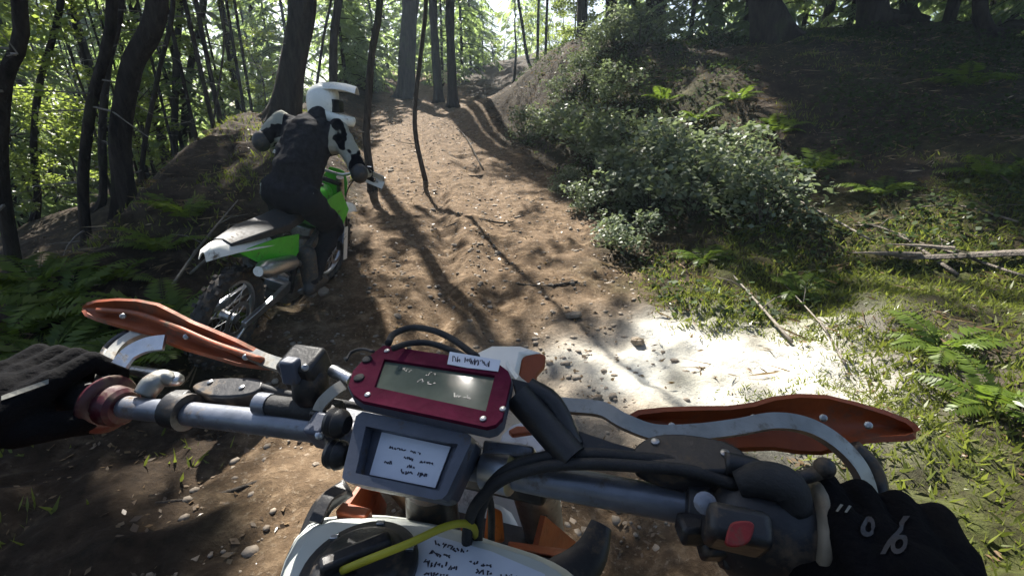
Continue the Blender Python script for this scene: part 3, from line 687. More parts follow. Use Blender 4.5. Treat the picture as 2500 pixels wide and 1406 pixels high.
tag(link('moss', np_mesh('moss', v, f, M['grass'], tint=np.clip(g.normal(.4, .22, k), 0, .72))), 'dense yellow green moss on the sunny ground right of the trail', 'moss', kind='stuff')
pos, g = scatter(150000, -7, 8, 0.7, 22, lambda x, y, g: (g.random(len(x)) < np.where(toff(x, y) < 0, 0.45, 0.7)) & ((((x - 1.2) / .75) ** 2 + ((y - 2.45) / .5) ** 2 > 1) | (g.random(len(x)) < .12)), 72, 1.25)
k = len(pos); L = 0.010 + 0.04 * g.random(k) ** 1.6; pos[:, 2] += 0.010; d = np.stack([g.normal(size=k), g.normal(size=k), g.normal(0, .25, k)], 1)
v, f = leaves(pos, d, np.stack([g.normal(0, .35, k), g.normal(0, .35, k), np.ones(k)], 1), L, L * g.uniform(.25, .7, k))
tag(link('leaf_litter', np_mesh('leaf_litter', v, f, M['litter'], tint=np.clip(g.beta(1.2, 3.2, k), 0, .75))), 'dry leaves and bark chips strewn over trail and banks', 'leaf litter', kind='stuff')

pos, g = scatter(95000, .1, 9, 3.0, 14, lambda x, y, g: (toff(x, y) > 0.25) & (((x - 1.2) / .9) ** 2 + ((y - 2.45) / .65) ** 2 > 1) & (fbm(x, y, 1.1, 4, 91) * 3.0 + 0.38 > g.random(len(x))), 74, 1.0)
k = len(pos); L = g.uniform(0.03, 0.075, k); pos[:, 2] += 0.02 + 0.16 * g.random(k) ** 2; d = np.stack([g.normal(size=k), g.normal(size=k), g.normal(0, .35, k)], 1)
v, f = leaves(pos, d, np.stack([g.normal(0, .5, k), g.normal(0, .5, k), np.ones(k)], 1), L, L * g.uniform(.4, .7, k))
tag(link('ground_cover', np_mesh('ground_cover', v, f, M['salal'], tint=np.clip(g.normal(.3, .25, k), 0, .75))), 'low leafy ground cover over the right bank', 'ground cover', kind='stuff')
pos, g = scatter(5200, -4.5, 8, 2.2, 13, lambda x, y, g: (toff(x, y) > -0.1) & (g.random(len(x)) < .8), 75, 1.1)
k = len(pos); a = g.random(k) * 6.283; L = 0.05 + 0.32 * g.random(k) ** 3; d = np.stack([np.cos(a), np.sin(a), g.normal(0, .22, k)], 1); pos[:, 2] += 0.02 + 0.03 * g.random(k)
v1, f1_ = leaves(pos, d, np.stack([g.normal(0, .3, k), g.normal(0, .3, k), np.ones(k)], 1), L, 0.006 + 0.012 * g.random(k)); v2, f2_ = leaves(pos, d, np.stack([-np.sin(a), np.cos(a), g.normal(0, .3, k)], 1), L, 0.006 + 0.010 * g.random(k))
tag(link('twig_debris', np_mesh('twig_debris', np.concatenate([v1, v2]), np.concatenate([f1_, f2_ + len(v1)]), M['litter'], tint=np.clip(np.concatenate([g.beta(1.2, 2, k)] * 2), 0, .75))), 'broken twigs and needles strewn over both banks', 'twigs', kind='stuff')
def stone_mesh(seed):
    bm = bmesh.new(); bmesh.ops.create_icosphere(bm, subdivisions=1, radius=1.0); g = random.Random(seed); sx, sy, sz = g.uniform(.8, 1.25), g.uniform(.65, 1), g.uniform(.4, .65)
    for q in bm.verts: q.co *= g.uniform(.78, 1.15); q.co.x *= sx; q.co.y *= sy; q.co.z *= sz
    me = bpy.data.meshes.new('stone'); bm.to_mesh(me); bm.free(); me.materials.append(M['stone']); return me
STONES = [stone_mesh(i) for i in range(6)]
sv = [np.array([q.co[:] for q in m.vertices]) for m in STONES]; sf = [np.array([p.vertices[:] for p in m.polygons]) for m in STONES]
pos, g = scatter(22000, -5, 2.5, 0.8, 17, lambda x, y, g: (toff(x, y) < 0.15) & (g.random(len(x)) < .8), 73)
V_, F_ = [], []; o_ = 0
for p in pos:
    i = g.integers(6); s = 0.005 + 0.026 * g.random() ** 3; a = g.random() * 6.28; ca, sa = math.cos(a), math.sin(a); q = sv[i] * s
    V_.append(np.stack([q[:, 0] * ca - q[:, 1] * sa, q[:, 0] * sa + q[:, 1] * ca, q[:, 2]], 1) + p + [0, 0, s * .2]); F_.append(sf[i] + o_); o_ += len(q)
tag(link('gravel', np_mesh('gravel', np.concatenate(V_), np.concatenate(F_), M['stone'])), 'small loose gravel scattered over the dirt trail', 'gravel', kind='stuff')
named = [((1208, 505), .05, 'pale square stone lying alone in the middle of the trail'), ((1215, 622), .045, 'pale stone in the trail right of the sapling shadow'), ((1110, 600), .04, 'pale stone on the trail beside the sapling shadow'),
         ((1060, 470), .06, 'flat pale stone left of the wavy sapling foot'), ((970, 775), .05, 'round pale stone above the curved cable'), ((955, 420), .07, 'flat stone at the foot of the straight sapling'),
         ((1400, 775), .06, 'pale stone at the right trail edge above the sunny ground'), ((1345, 700), .04, 'small pale stone on the right half of the trail')]
def stone(p, s, i, label, group):
    o = link('stone', STONES[i % 6], None, p + V(0, 0, s * .25)); o.scale = (s, s, s); g = random.Random(i); o.rotation_euler = (g.uniform(-.2, .2), g.uniform(-.2, .2), g.uniform(0, 6.28)); tag(o, label, 'stone', group)
for i, ((u, v), s, lb) in enumerate(named): stone(ground_hit(u, v), s, i, lb, 'stones on the trail')
g_ = random.Random(9)
for i in range(90):
    y = 1.6 + 12 * g_.random() ** 1.3; x = float(trail_c(y)) + g_.uniform(-1.05, 1.05) * float(trail_w(y))
    stone(V(x, y, hz(x, y)), 0.014 + 0.05 * g_.random() ** 2.2, i + 3, 'small pale stone half sunk in the dirt of the trail', 'half sunk stones on the trail')

# ---- fallen wood
M['log'] = barkmat('log_wood', (0.10, 0.085, 0.07), (0.27, 0.235, 0.2), 2.5)
def stick(pix, r, label, lift=0.05, name='fallen_branch', mat='twig', side=3):
    g = random.Random(hash(label) % 1000 if False else len(label)); pts = []
    for (u, v) in pix: p = ground_hit(u, v); p.z += lift; pts.append(p)
    base = pts[0].copy(); e = empty(name, base, label, 'branch', None); sm = cr(pts, 5)
    MB().tube(sm, [r, r * .45], 7).build('stem', M[mat], e, smooth=180)
    for q in range(side):
        p = sm[int(len(sm) * (0.3 + 0.2 * q))]; a = g.uniform(0, 6.28)
        MB().tube([p, p + V(math.cos(a) * .12, math.sin(a) * .12, .06), p + V(math.cos(a) * .25, math.sin(a) * .25, .07)], [r * .45, r * .15], 5).build('side_twig', M[mat], e, smooth=180)
stick([(415, 745), (500, 620), (585, 510)], .012, 'long thin grey stick leaning up the left bank', .08)
stick([(470, 690), (580, 590), (640, 560)], .010, 'short grey stick on the left bank under the long one', .06)
stick([(885, 428), (868, 434), (845, 446)], .012, 'mossy stick beside the foot of the straight sapling', .06)
stick([(1930, 850), (1820, 720), (1740, 630)], .011, 'thin pale stick lying along the mossy right slope', .04)
stick([(2120, 600), (1980, 520), (1880, 470)], .010, 'thin stick pointing up the dark right slope', .05)
stick([(2060, 900), (2000, 800), (1900, 690)], .008, 'slender twig in the moss above the right hand guard', .03)
stick([(2330, 690), (2180, 590), (2090, 560)], .013, 'pale broken stick crossing the splintered log', .06, mat='log')
stick([(2490, 700), (2340, 640), (2240, 610)], .011, 'pale stick lying below the splintered log', .05, mat='log')
stick([(2480, 560), (2330, 520), (2200, 530)], .009, 'thin pale stick lying above the splintered log', .05, mat='log')
stick([(1180, 420), (1130, 330), (1075, 300)], .014, 'dark stick at the foot of the mound beside the trail', .04, mat='bark_pale')
for i, (pix, r, lb) in enumerate((([(1330, 520), (1240, 545), (1150, 535), (1080, 560)], .016, 'dark root crossing the trail below the pale square stone'), ([(1410, 690), (1320, 700), (1230, 690)], .013, 'dark root at the right edge of the trail above the meter'),
        ([(1250, 400), (1180, 430), (1110, 425)], .02, 'dark root crossing the upper trail below the mound'), ([(640, 1180), (520, 1220), (380, 1230)], .012, 'dark root in the dirt below the left handlebar'))):
    stick(pix, r, lb, .004, name='tree_root', mat='bark_pale', side=0)
# splintered log at the right edge
la, lb_ = ground_hit(2190, 650), ground_hit(2530, 640)
la = la + V(0, 0, .06); lb_ = lb_ + V(0, 0, .07); ax = (lb_ - la).normalized(); lb_ = la + ax * 1.6
lg = empty('split_log', la - V(0, 0, .06), 'pale splintered log lying on the dark slope at the right edge', 'log')
sd_ = ax.cross(V(0, 0, 1)).normalized()
MB().tube([la, la + ax * .2, la + ax * .8, lb_], [.012, .04, .045, .04], 5, flat=(.55, 1.2)).build('trunk', M['log'], lg, .004, 30)
for i, (d0, d1, s0, z0) in enumerate(((.12, -.34, .03, .03), (.10, -.26, -.04, .0), (.3, -.1, -.07, .05))):
    MB().tube([la + ax * d0 + sd_ * s0 * .5 + V(0, 0, z0), la + ax * (d0 + d1) * .5 + sd_ * s0 + V(0, 0, z0 + .03), la + ax * d1 + sd_ * s0 * 1.6 + V(0, 0, z0 + .05)], [.045, .035, .004], 4, flat=(.3, 1)).build('splinter', M['log'], lg)
l2 = ground_hit(2080, 560); MB().tube([l2 + V(0, 0, .03), l2 + V(.22, -.06, .05), l2 + V(.45, -.17, .05)], [.01, .035, .03], 6, flat=(.3, 1)).build('bark_slab', M['log'], None)
tag(bpy.data.objects['bark_slab'], 'curved pale slab of bark left of the splintered log', 'bark')
# ------------------------------------------------------------------ motorcycles
M['rubber'] = surf('tyre_rubber', (0.03, 0.028, 0.026), 0.85, dirt=0.45, scale=25, bmp=0.4)
M['black'] = surf('black_plastic', (0.016, 0.016, 0.018), 0.42, scale=40, dirt=0.28, bmp=0.2)
M['black_soft'] = surf('black_rubber', (0.018, 0.018, 0.019), 0.7, scale=60, bmp=0.35)
M['alu'] = surf('brushed_aluminium', (0.55, 0.57, 0.6), 0.34, 1.0, var=0.12, scale=60, dirt=0.12, bmp=0.12)
M['bow'] = surf('worn_grey_aluminium', (0.30, 0.30, 0.28), 0.45, 0.85, var=0.2, scale=40, dirt=0.25, bmp=0.15)
M['steel'] = surf('dull_steel', (0.4, 0.4, 0.4), 0.4, 1.0, var=0.2, scale=50, dirt=0.2)
M['anod'] = surf('grey_painted_tube', (0.20, 0.215, 0.25), 0.36, 0.6, var=0.2, scale=40, dirt=0.3, bmp=0.15)
M['orange'] = surf('orange_plastic', (0.27, 0.055, 0.011), 0.55, var=0.25, scale=22, dirt=0.3, bmp=0.3, transl=0.03)
M['orange_dark'] = surf('orange_paint', (0.5, 0.11, 0.012), 0.4, var=0.2, scale=25, dirt=0.2)
M['white'] = surf('white_plastic', (0.72, 0.71, 0.66), 0.42, var=0.07, scale=14, dirt=0.14, bmp=0.15)
M['green'] = surf('green_plastic', (0.06, 0.42, 0.02), 0.4, var=0.12, scale=14, dirt=0.14, bmp=0.15)
M['tank'] = surf('milky_tank_plastic', (0.50, 0.53, 0.50), 0.5, var=0.1, scale=12, dirt=0.12, bmp=0.12)
M['red_bezel'] = surf('dark_red_anodised', (0.085, 0.009, 0.028), 0.8, 0.0, var=0.25, scale=60, bmp=0.2, spec=0.08)
M['red_rubber'] = surf('dark_red_rubber', (0.05, 0.005, 0.010), 0.34, var=0.4, scale=35, dirt=0.45, bmp=0.2)
M['tan'] = surf('muddy_tan_cast_metal', (0.2, 0.175, 0.13), 0.6, 0.3, var=0.3, scale=60, dirt=0.2)
M['box'] = surf('blue_grey_case', (0.075, 0.085, 0.115), 0.38, var=0.2, scale=50, dirt=0.1, bmp=0.15)
M['paper'] = surf('paper', (0.62, 0.66, 0.74), 0.85, var=0.06, scale=30, bmp=0.1)
M['ink'] = surf('ink', (0.03, 0.03, 0.05), 0.8, var=0.1, bmp=0)
M['yellow'] = surf('yellow_hose', (0.36, 0.33, 0.02), 0.5, var=0.2, scale=30, dirt=0.1)
M['red_button'] = surf('red_button', (0.26, 0.018, 0.018), 0.6, var=0.3, scale=60, dirt=0.3)
M['lcd'], _nt, _o = newmat('lcd_glass'); _p = _nt.nodes.new('ShaderNodeBsdfPrincipled'); _p.inputs['Base Color'].default_value = (0.15, 0.19, 0.15, 1); _p.inputs['Roughness'].default_value = 0.7; _p.inputs['Specular IOR Level'].default_value = 0.1; _p.inputs['Coat Weight'].default_value = 1.0; _p.inputs['Coat Roughness'].default_value = 0.06
_nt.links.new(bump(_nt, noise(_nt, coord(_nt), 90, 3.0), 0.01, 0.0005), _p.inputs['Coat Normal']); _nt.links.new(ramp(_nt, noise(_nt, coord(_nt), 50, 5.0), [(0.3, (0.07, 0.088, 0.07)), (0.7, (0.10, 0.125, 0.10))]), _p.inputs['Base Color']); _nt.links.new(_p.outputs[0], _o.inputs['Surface'])
M['segment'] = surf('lcd_segment', (0.09, 0.11, 0.1), 0.3, bmp=0)
M['pale_strap'] = surf('pale_strap', (0.36, 0.34, 0.29), 0.7, var=0.2, scale=40, dirt=0.2)
M['seat'] = surf('black_seat_vinyl', (0.02, 0.02, 0.021), 0.6, scale=40, dirt=0.2, bmp=0.3)

def wheel(c, fwd, axis, parent, R_=0.33, disc=True):
    fwd, axis = Vector(fwd).normalized(), Vector(axis).normalized(); up = axis.cross(fwd); r = 0.045
    wh = MB().lathe(Vector(c) - axis * .05, axis, [(0, .018), (.005, .035), (.03, .028), (.07, .028), (.095, .035), (.1, .018)], 16).build('wheel', M['steel'], parent)
    ty = MB().ring(c, axis, R_ - r, r, 52, 10, 1.0)
    for i in range(40):
        a = 2 * math.pi * i / 40; rd = fwd * math.cos(a) + up * math.sin(a); tn = axis.cross(rd)
        for sx in ((-.022, .022) if i % 2 else (-.038, 0, .038)):
            rot = Matrix((tn, axis, rd)).transposed(); ty.box(Vector(c) + rd * (R_ - abs(sx) * .35) + axis * sx, (.022, .02, .022), rot)
    ty.build('tyre', M['rubber'], wh, smooth=50)
    MB().ring(c, axis, R_ - 2 * r - .006, .014, 48, 8, 1.3).build('rim', M['alu'], wh, smooth=60)
    sp = MB()
    for i in range(18):
        a = 2 * math.pi * i / 18; b = a + (.35 if i % 2 else -.35); s_ = -.03 if i % 2 else .03
        sp.tube([Vector(c) + axis * s_ + (fwd * math.cos(b) + up * math.sin(b)) * .03, Vector(c) + axis * s_ * .2 + (fwd * math.cos(a) + up * math.sin(a)) * (R_ - 2 * r)], .0022, 4, cap=False)
    sp.build('spokes', M['steel'], wh)
    if disc:
        MB().ring(Vector(c) - axis * .055, axis, .105, .018, 32, 6, .12).build('brake_disc', M['steel'], wh)

def dirt_bike(T, e, pal, bars=True, tank=True, head=True):
    """local frame: origin rear axle, X forward, Y left, Z up; T maps it into the world"""
    def mb(): return MB()
    def put(m, name, mat, parent=e, bevel=0.0, smooth=40, sub=0): return m.xf(T).build(name, M[mat], parent, bevel, smooth, sub)
    ax = T.to_3x3() @ V(0, 1, 0); fw = T.to_3x3() @ V(1, 0, 0)
    wheel(T @ V(0, 0, 0), fw, ax, e); wheel(T @ V(1.45, 0, 0), fw, ax, e)
    m = mb()
    for s in (-1, 1): m.loft([[V(x, s * (y + d1), z + d2) for d1, d2 in ((-.014, -h), (.014, -h), (.014, h), (-.014, h))] for x, y, z, h in ((-.04, .115, 0, .022), (.3, .105, .02, .032), (.58, .09, .04, .045))])
    m.box((.5, 0, .03), (.06, .18, .07)); put(m, 'swingarm', 'alu', bevel=.004)
    m = mb().box((.68, 0, -.02), (.3, .2, .22)); m.lathe(V(.62, -.13, -.02), V(0, 1, 0), [(0, .07), (.02, .1), (.24, .1), (.26, .07)], 20)
    m.tube([V(.76, 0, .05), V(.84, 0, .32)], [.085, .075], 12); m.box((.845, 0, .36), (.13, .15, .09)); put(m, 'engine', 'steel', bevel=.012)
    m = mb()
    for s in (-1, 1):
        m.tube(cr([V(1.14, s * .02, .56), V(.85, s * .11, .42), V(.56, s * .11, .22), V(.54, s * .1, -.02)], 5), .022, 8)
        m.tube([V(.72, s * .1, .36), V(.4, s * .09, .46), V(-.02, s * .07, .47)], .012, 6); m.tube([V(.55, s * .1, .1), V(.1, s * .08, .44)], .01, 6)
        m.tube(cr([V(1.12, s * .02, .5), V(1.0, s * .06, .2), V(.92, s * .09, -.1), V(.6, s * .1, -.14)], 5), .016, 8)
    m.lathe(V(1.16, 0, .46), V(-.42, 0, .9), [(0, .03), (.18, .03)], 14); put(m, 'frame', pal['frame'])
    sec = [(-.12, .055, .53, .56), (.1, .09, .52, .575), (.4, .105, .50, .565), (.62, .085, .50, .60), (.88, .05, .58, .66)]
    m = mb().loft([[V(x, -w, z0), V(x, w, z0), V(x, w * .92, z1 - .015), V(x, 0, z1), V(x, -w * .92, z1 - .015)] for x, w, z0, z1 in sec]); put(m, 'seat', 'seat', bevel=.01, smooth=60)
    m = mb().shell([[V(x, y * w, z - .05 * abs(y) ** 2) for y in (-1, -.5, 0, .5, 1)] for x, w, z in ((.25, .11, .5), (.05, .1, .53), (-.1, .085, .55), (-.2, .06, .55), (-.27, .02, .53))], .005); put(m, 'rear_fender', pal['plastic'], smooth=60)
    m = mb().shell([[V(x, y * w, z - .06 * abs(y) ** 2) for y in (-1, -.5, 0, .5, 1)] for x, w, z in ((1.05, .05, .40), (1.2, .085, .45), (1.4, .095, .46), (1.6, .085, .43), (1.75, .06, .385), (1.84, .02, .345))], .005); put(m, 'front_fender', pal['fender'], smooth=60)
    for s in (-1, 1):
        o = [V(x, s * y, z) for x, y, z in ((1.12, .12, .66), (1.22, .17, .5), (1.12, .17, .3), (.98, .16, .24), (.9, .15, .38), (.74, .125, .5), (.72, .11, .58), (.95, .12, .64))]
        put(mb().prism(o, V(0, s, 0), .006), 'shroud', pal['shroud'], smooth=30)
        o = [V(x, s * y, z) for x, y, z in ((-.1, .08, .5), (.25, .115, .5), (.5, .125, .46), (.52, .13, .32), (.38, .135, .24), (.2, .125, .3))]
        put(mb().prism(o, V(0, s, 0), .006), 'side_panel', pal['panel'], smooth=30)
        m = mb().tube([V(1.47, s * .1, -.03), V(1.28, s * .1, .4)], [.026, .026], 12); m.tube([V(1.28, s * .1, .4), V(1.1, s * .1, .77)], [.03, .029], 12); put(m, 'fork_leg', 'steel')
    for q, sz in ((V(1.12, 0, .71), (.07, .25, .03)), (V(1.2, 0, .5), (.07, .26, .035))): put(mb().box(q, sz, Matrix.Rotation(.42, 3, 'Y')), 'triple_clamp', 'black', bevel=.005)
    put(mb().tube(cr([V(.9, -.02, .3), V(1.02, -.06, .1), V(.9, -.13, .05), V(.6, -.14, .2), V(.38, -.15, .3)], 6), .021, 10), 'exhaust_pipe', 'steel')
    put(mb().lathe(V(.42, -.155, .29), V(-.93, -.03, .2), [(0, .025), (.04, .05), (.4, .056), (.44, .035), (.47, .03)], 18), 'silencer', pal['silencer'])
    for s in (-1, 1):
        m = mb()
        for q in range(9): m.box((1.0 + .012 * (q % 2), s * .085, .22 + .026 * q), (.05, .11, .008))
        m.box((.985, s * .085, .32), (.02, .12, .25)); put(m, 'radiator', 'alu')
    coil = [V(.5 + .05 * math.sin(q * .0) + .045 * math.cos(q * .9) - .0 * q, .045 * math.sin(q * .9), .12 + q * .0048) for q in range(56)]
    put(mb().tube(coil, .006, 6), 'shock_spring', 'white'); put(mb().tube([V(.5, 0, .08), V(.5, 0, .46)], .018, 10), 'shock_absorber', 'steel')
    put(mb().box((.36, 0, .34), (.2, .15, .16)), 'air_box', 'black', bevel=.02)
    ch_ = mb()
    for q in range(44):
        t = q / 44
        if t < .45: c_ = V(.55 * t / .45, .135, .09 - .045 * t / .45)
        elif t < .5: c_ = V(.6, .135, .02)
        elif t < .95: c_ = V(.55 * (1 - (t - .5) / .45), .135, -.05 - .04 * (t - .5) / .45)
        else: c_ = V(-.09, .135, 0)
        ch_.box(c_, (.022, .012, .012))
    cho = put(ch_, 'chain', 'steel'); cho['kind'] = 'stuff'
    put(mb().ring(V(0, .125, 0), V(0, 1, 0), .09, .012, 30, 6, .25), 'sprocket', 'steel')
    if bars:
        put(mb().tube(cr([V(1.06, -.3, .86), V(1.2, -.2, .8), V(1.24, -.12, .6), V(1.4, -.13, .2), V(1.43, -.1, .05)], 5), .005, 6), 'front_brake_hose', 'black_soft')
        put(mb().tube(cr([V(1.06, .28, .86), V(1.18, .15, .8), V(1.1, .1, .6), V(.85, .12, .2)], 5), .005, 6), 'clutch_cable', 'black_soft')
    put(mb().tube(cr([V(.58, -.14, -.02), V(.66, -.2, .06), V(.72, -.21, .22)], 4), [.011, .009, .012], 8), 'kick_starter', 'steel')
    put(mb().box((1.4, -.085, .09), (.05, .04, .09)), 'brake_caliper', 'black', bevel=.006)
    for s in (-1, 1): put(mb().prism([V(1.5, s * .135, -.06), V(1.46, s * .14, .02), V(1.36, s * .14, .3), V(1.3, s * .135, .3), V(1.42, s * .135, -.05)], V(0, s, 0), .006), 'fork_guard', pal['plastic'])
    for s in (-1, 1): put(mb().box((.6, s * .2, -.02), (.06, .12, .02)), 'foot_peg', 'steel', bevel=.003)
    if tank:
        m = mb().loft([[V(x, -w, z0), V(x, w, z0), V(x, w * .9, z1 - .03), V(x, w * .4, z1), V(x, -w * .4, z1), V(x, -w * .9, z1 - .03)] for x, w, z0, z1 in ((.7, .05, .5, .6), (.85, .1, .4, .68), (1.0, .11, .4, .7), (1.1, .07, .5, .68))]); put(m, 'fuel_tank', pal['tank'], bevel=.015, smooth=60)
        put(mb().lathe(V(.98, 0, .69), V(0, 0, 1), [(0, .035), (.02, .035), (.024, .02)], 16), 'fuel_cap', 'black')
    if head:
        put(mb().shell([[V(1.27 + .03 * (1 - y * y), y * w, z) for y in (-1, -.5, 0, .5, 1)] for w, z in ((.06, .78), (.1, .7), (.11, .6), (.07, .5))], .006), 'number_plate', pal['panel'], smooth=60)
    if bars:
        put(mb().tube(cr([V(1.0, .4, .86), V(1.03, .26, .87), V(1.08, .12, .8), V(1.09, 0, .79), V(1.08, -.12, .8), V(1.03, -.26, .87), V(1.0, -.4, .86)], 5), .012, 10), 'handlebar', 'alu')
        for s in (-1, 1):
            put(mb().tube([V(1.0, s * .4, .86), V(1.022, s * .28, .868)], .018, 12), 'grip', 'black_soft')
            put(mb().tube(cr([V(1.1, s * .24, .86), V(1.12, s * .32, .84), V(1.1, s * .4, .83)], 4), .006, 6), 'lever', 'alu')
            put(mb().shell([[V(1.13 - .04 * q * q, s * (.2 + .24 * t), .86 + .05 * q - .02 * t) for q in (-1, 0, 1)] for t in (0, .3, .6, 1)], .004), 'hand_guard', pal['plastic'], smooth=60)

# ---- the green bike ridden up the trail, leaning right
fF, fR = V(-1.66, 4.02, 0), V(-1.76, 2.58, 0)
fF.z, fR.z = hz(fF.x, fF.y) + .29, hz(fR.x, fR.y) + .29
a_ = (fF - fR).normalized(); rh = V(a_.y, -a_.x, 0).normalized(); lean = math.radians(18)
up_ = (rh * math.sin(lean) + a_.cross(-rh).normalized() * math.cos(lean) * (1 if a_.cross(-rh).z > 0 else -1)).normalized(); lf = up_.cross(a_).normalized()
T = Matrix.Translation(fF - a_ * 1.45) @ Matrix((a_, lf, up_)).transposed().to_4x4(); TB = T.copy()
gb = empty('dirt_bike', V(fR.x, fR.y, fR.z - .3), 'green and white dirt bike leaning right under the rider in the white helmet', 'motorcycle')
dirt_bike(T, gb, dict(frame='black', plastic='white', fender='white', shroud='green', panel='green', silencer='alu', tank='green'))

# ------------------------------------------------------------------ people
M['cloth_black'] = surf('black_riding_cloth', (0.005, 0.005, 0.006), 0.9, var=0.3, scale=30, bmp=0.6, bd=0.004, spec=0.08)
M['helmet'] = surf('white_helmet_shell', (0.74, 0.75, 0.70), 0.28, var=0.05, scale=10, dirt=0.05, bmp=0.05)
M['goggle'] = surf('goggle_lens', (0.02, 0.02, 0.025), 0.1, bmp=0)
M['glove_white'] = surf('glove_white', (0.5, 0.55, 0.62), 0.7, var=0.2, scale=60, bmp=0.3)
M['boot'] = surf('boot_leather', (0.03, 0.03, 0.03), 0.5, var=0.2, scale=40, dirt=0.4)
M['guard_blue'] = surf('knee_guard_plastic', (0.16, 0.19, 0.26), 0.4, var=0.2, scale=30, dirt=0.15)
M['skin'] = surf('skin', (0.42, 0.25, 0.18), 0.55, var=0.1, scale=40, bmp=0.1)
def jersey_mat(rt_, ch_):
    m, nt, out = newmat('jersey_cloth'); p = nt.nodes.new('ShaderNodeBsdfPrincipled'); c = coord(nt)
    n = noise(nt, c, 8.0, 2.0, 0.4); sx = nt.nodes.new('ShaderNodeSeparateXYZ'); nt.links.new(c, sx.inputs[0])
    dt = nt.nodes.new('ShaderNodeVectorMath'); dt.operation = 'DOT_PRODUCT'; nt.links.new(c, dt.inputs[0]); dt.inputs[1].default_value = rt_[:]
    sb_ = node(nt, 'ShaderNodeMath', operation='SUBTRACT'); nt.links.new(dt.outputs['Value'], sb_.inputs[0]); sb_.inputs[1].default_value = rt_.dot(ch_)
    ab = node(nt, 'ShaderNodeMath', operation='ABSOLUTE'); nt.links.new(sb_.outputs[0], ab.inputs[0])
    sl_m = node(nt, 'ShaderNodeMath', operation='GREATER_THAN'); nt.links.new(ab.outputs[0], sl_m.inputs[0]); sl_m.inputs[1].default_value = 0.17
    col = ramp(nt, n, [(0.47, (0.010, 0.010, 0.012)), (0.49, (0.3, 0.3, 0.25))]); col = mixc(nt, sl_m.outputs[0], ramp(nt, noise(nt, c, 30.0), [(0.35, (0.010, 0.010, 0.012)), (0.7, (0.026, 0.026, 0.03))]), col)
    hi = nt.nodes.new('ShaderNodeMath'); hi.operation = 'GREATER_THAN'; nt.links.new(sx.outputs[2], hi.inputs[0]); hi.inputs[1].default_value = 0.96
    col = mixc(nt, hi.outputs[0], (0.016, 0.016, 0.018), col)
    nt.links.new(col, p.inputs['Base Color']); p.inputs['Roughness'].default_value = 0.9; p.inputs['Specular IOR Level'].default_value = 0.1
    nt.links.new(bump(nt, noise(nt, c, 22, 5.0), 0.6, 0.02), p.inputs['Normal']); nt.links.new(p.outputs[0], out.inputs['Surface']); return m
_clouds = bpy.data.textures.new('fold', 'CLOUDS'); _clouds.noise_scale = 0.11
def body(name, mbuild, mat, parent, voxel, it=6, fold=0.0):
    o = mbuild.build(name, M[mat], parent, smooth=180)
    r = o.modifiers.new('remesh', 'REMESH'); r.mode = 'VOXEL'; r.voxel_size = voxel; r.use_smooth_shade = True
    s = o.modifiers.new('smooth', 'SMOOTH'); s.iterations = it; s.factor = 0.5
    if fold: d = o.modifiers.new('fold', 'DISPLACE'); d.texture = _clouds; d.strength = fold; d.mid_level = 0.5; d.texture_coords = 'GLOBAL'
    return o
def hand(mb_, grip_c, inward, fwd, upv, s=1.0, curl_r=0.017):
    """closed hand round a bar: grip_c centre of palm on the bar axis, inward = towards the index finger"""
    a, f, n = Vector(inward).normalized(), Vector(fwd).normalized(), Vector(upv).normalized()
    q = lambda x, y, z: Vector(grip_c) + (a * x + f * y + n * z) * s
    offs = (.036, .012, -.012, -.034); ln = (.95, 1.05, 1.0, .82)
    for o, l in zip(offs, ln):
        pts = [q(o * .95, -.018, .034), q(o * 1.02, .016 * l, .038), q(o * 1.04, .036 * l, .012), q(o, .024 * l, -.024)]
        for i in range(3): mb_.capsule(pts[i], pts[i + 1], (.0115, .0108, .0098)[i] * s, (.0108, .0098, .0088)[i] * s, 10)
        mb_.capsule(pts[0], q(o * .6, -.075, .018), .0135 * s, .016 * s, 10)
    mb_.ball(q(.0, -.045, .014), .036 * s, 14, 10); mb_.capsule(q(-.022, -.045, .006), q(.022, -.045, .008), .024 * s, .024 * s)
    tb = [q(.03, -.055, .004), q(.056, -.03, -.002), q(.056, -.004, -.022), q(.036, .018, -.026)]
    for i in range(3): mb_.capsule(tb[i], tb[i + 1], (.017, .0135, .0115)[i] * s, (.0135, .0115, .0095)[i] * s, 10)
    return q(0, -.085, .012)

# ---- rider astride the green bike, looking right
def B(x, y, z): return TB @ V(x, y, z)
pb = B(.6, 0, .0); pb.z = hz(pb.x, pb.y)
per = empty('person', pb, 'rider in a white helmet and black and white jersey astride the green bike', 'person')
fc = a_.copy(); rt = -lf; rt = V(rt.x, rt.y, rt.z * .4).normalized()
pe = B(.60, .0, .70); wa = B(.70, .03, .86); ch = B(.88, .06, 1.04); neck = B(.99, .08, 1.17); Hc = B(1.08, .08, 1.26)
mbp = MB()
mbp.capsule(ch, wa, .165, .15); mbp.capsule(wa, pe, .15, .16); mbp.capsule(ch + rt * .12, ch - rt * .12, .125, .125); mbp.capsule(neck, ch, .085, .11)
mbp.capsule(Hc - V(.0, 0, .03), neck, .085, .075)
shR, shL = ch + rt * .2 + V(0, 0, .08), ch - rt * .2 + V(0, 0, .08)
elR, elL = B(.80, -.34, .94), B(.80, .34, .94); haR, haL = B(.985, -.33, .90), B(.985, .33, .90)
mbp.capsule(shR, elR, .078, .06); mbp.capsule(elR, haR, .058, .042); mbp.capsule(shL, elL, .078, .06); mbp.capsule(elL, haL, .058, .042)
hpR, hpL = B(.58, -.11, .68), B(.58, .11, .68); knR, knL = B(.88, -.20, .44), B(.88, .20, .44); anR, anL = B(.58, -.22, .10), B(.58, .22, .10)
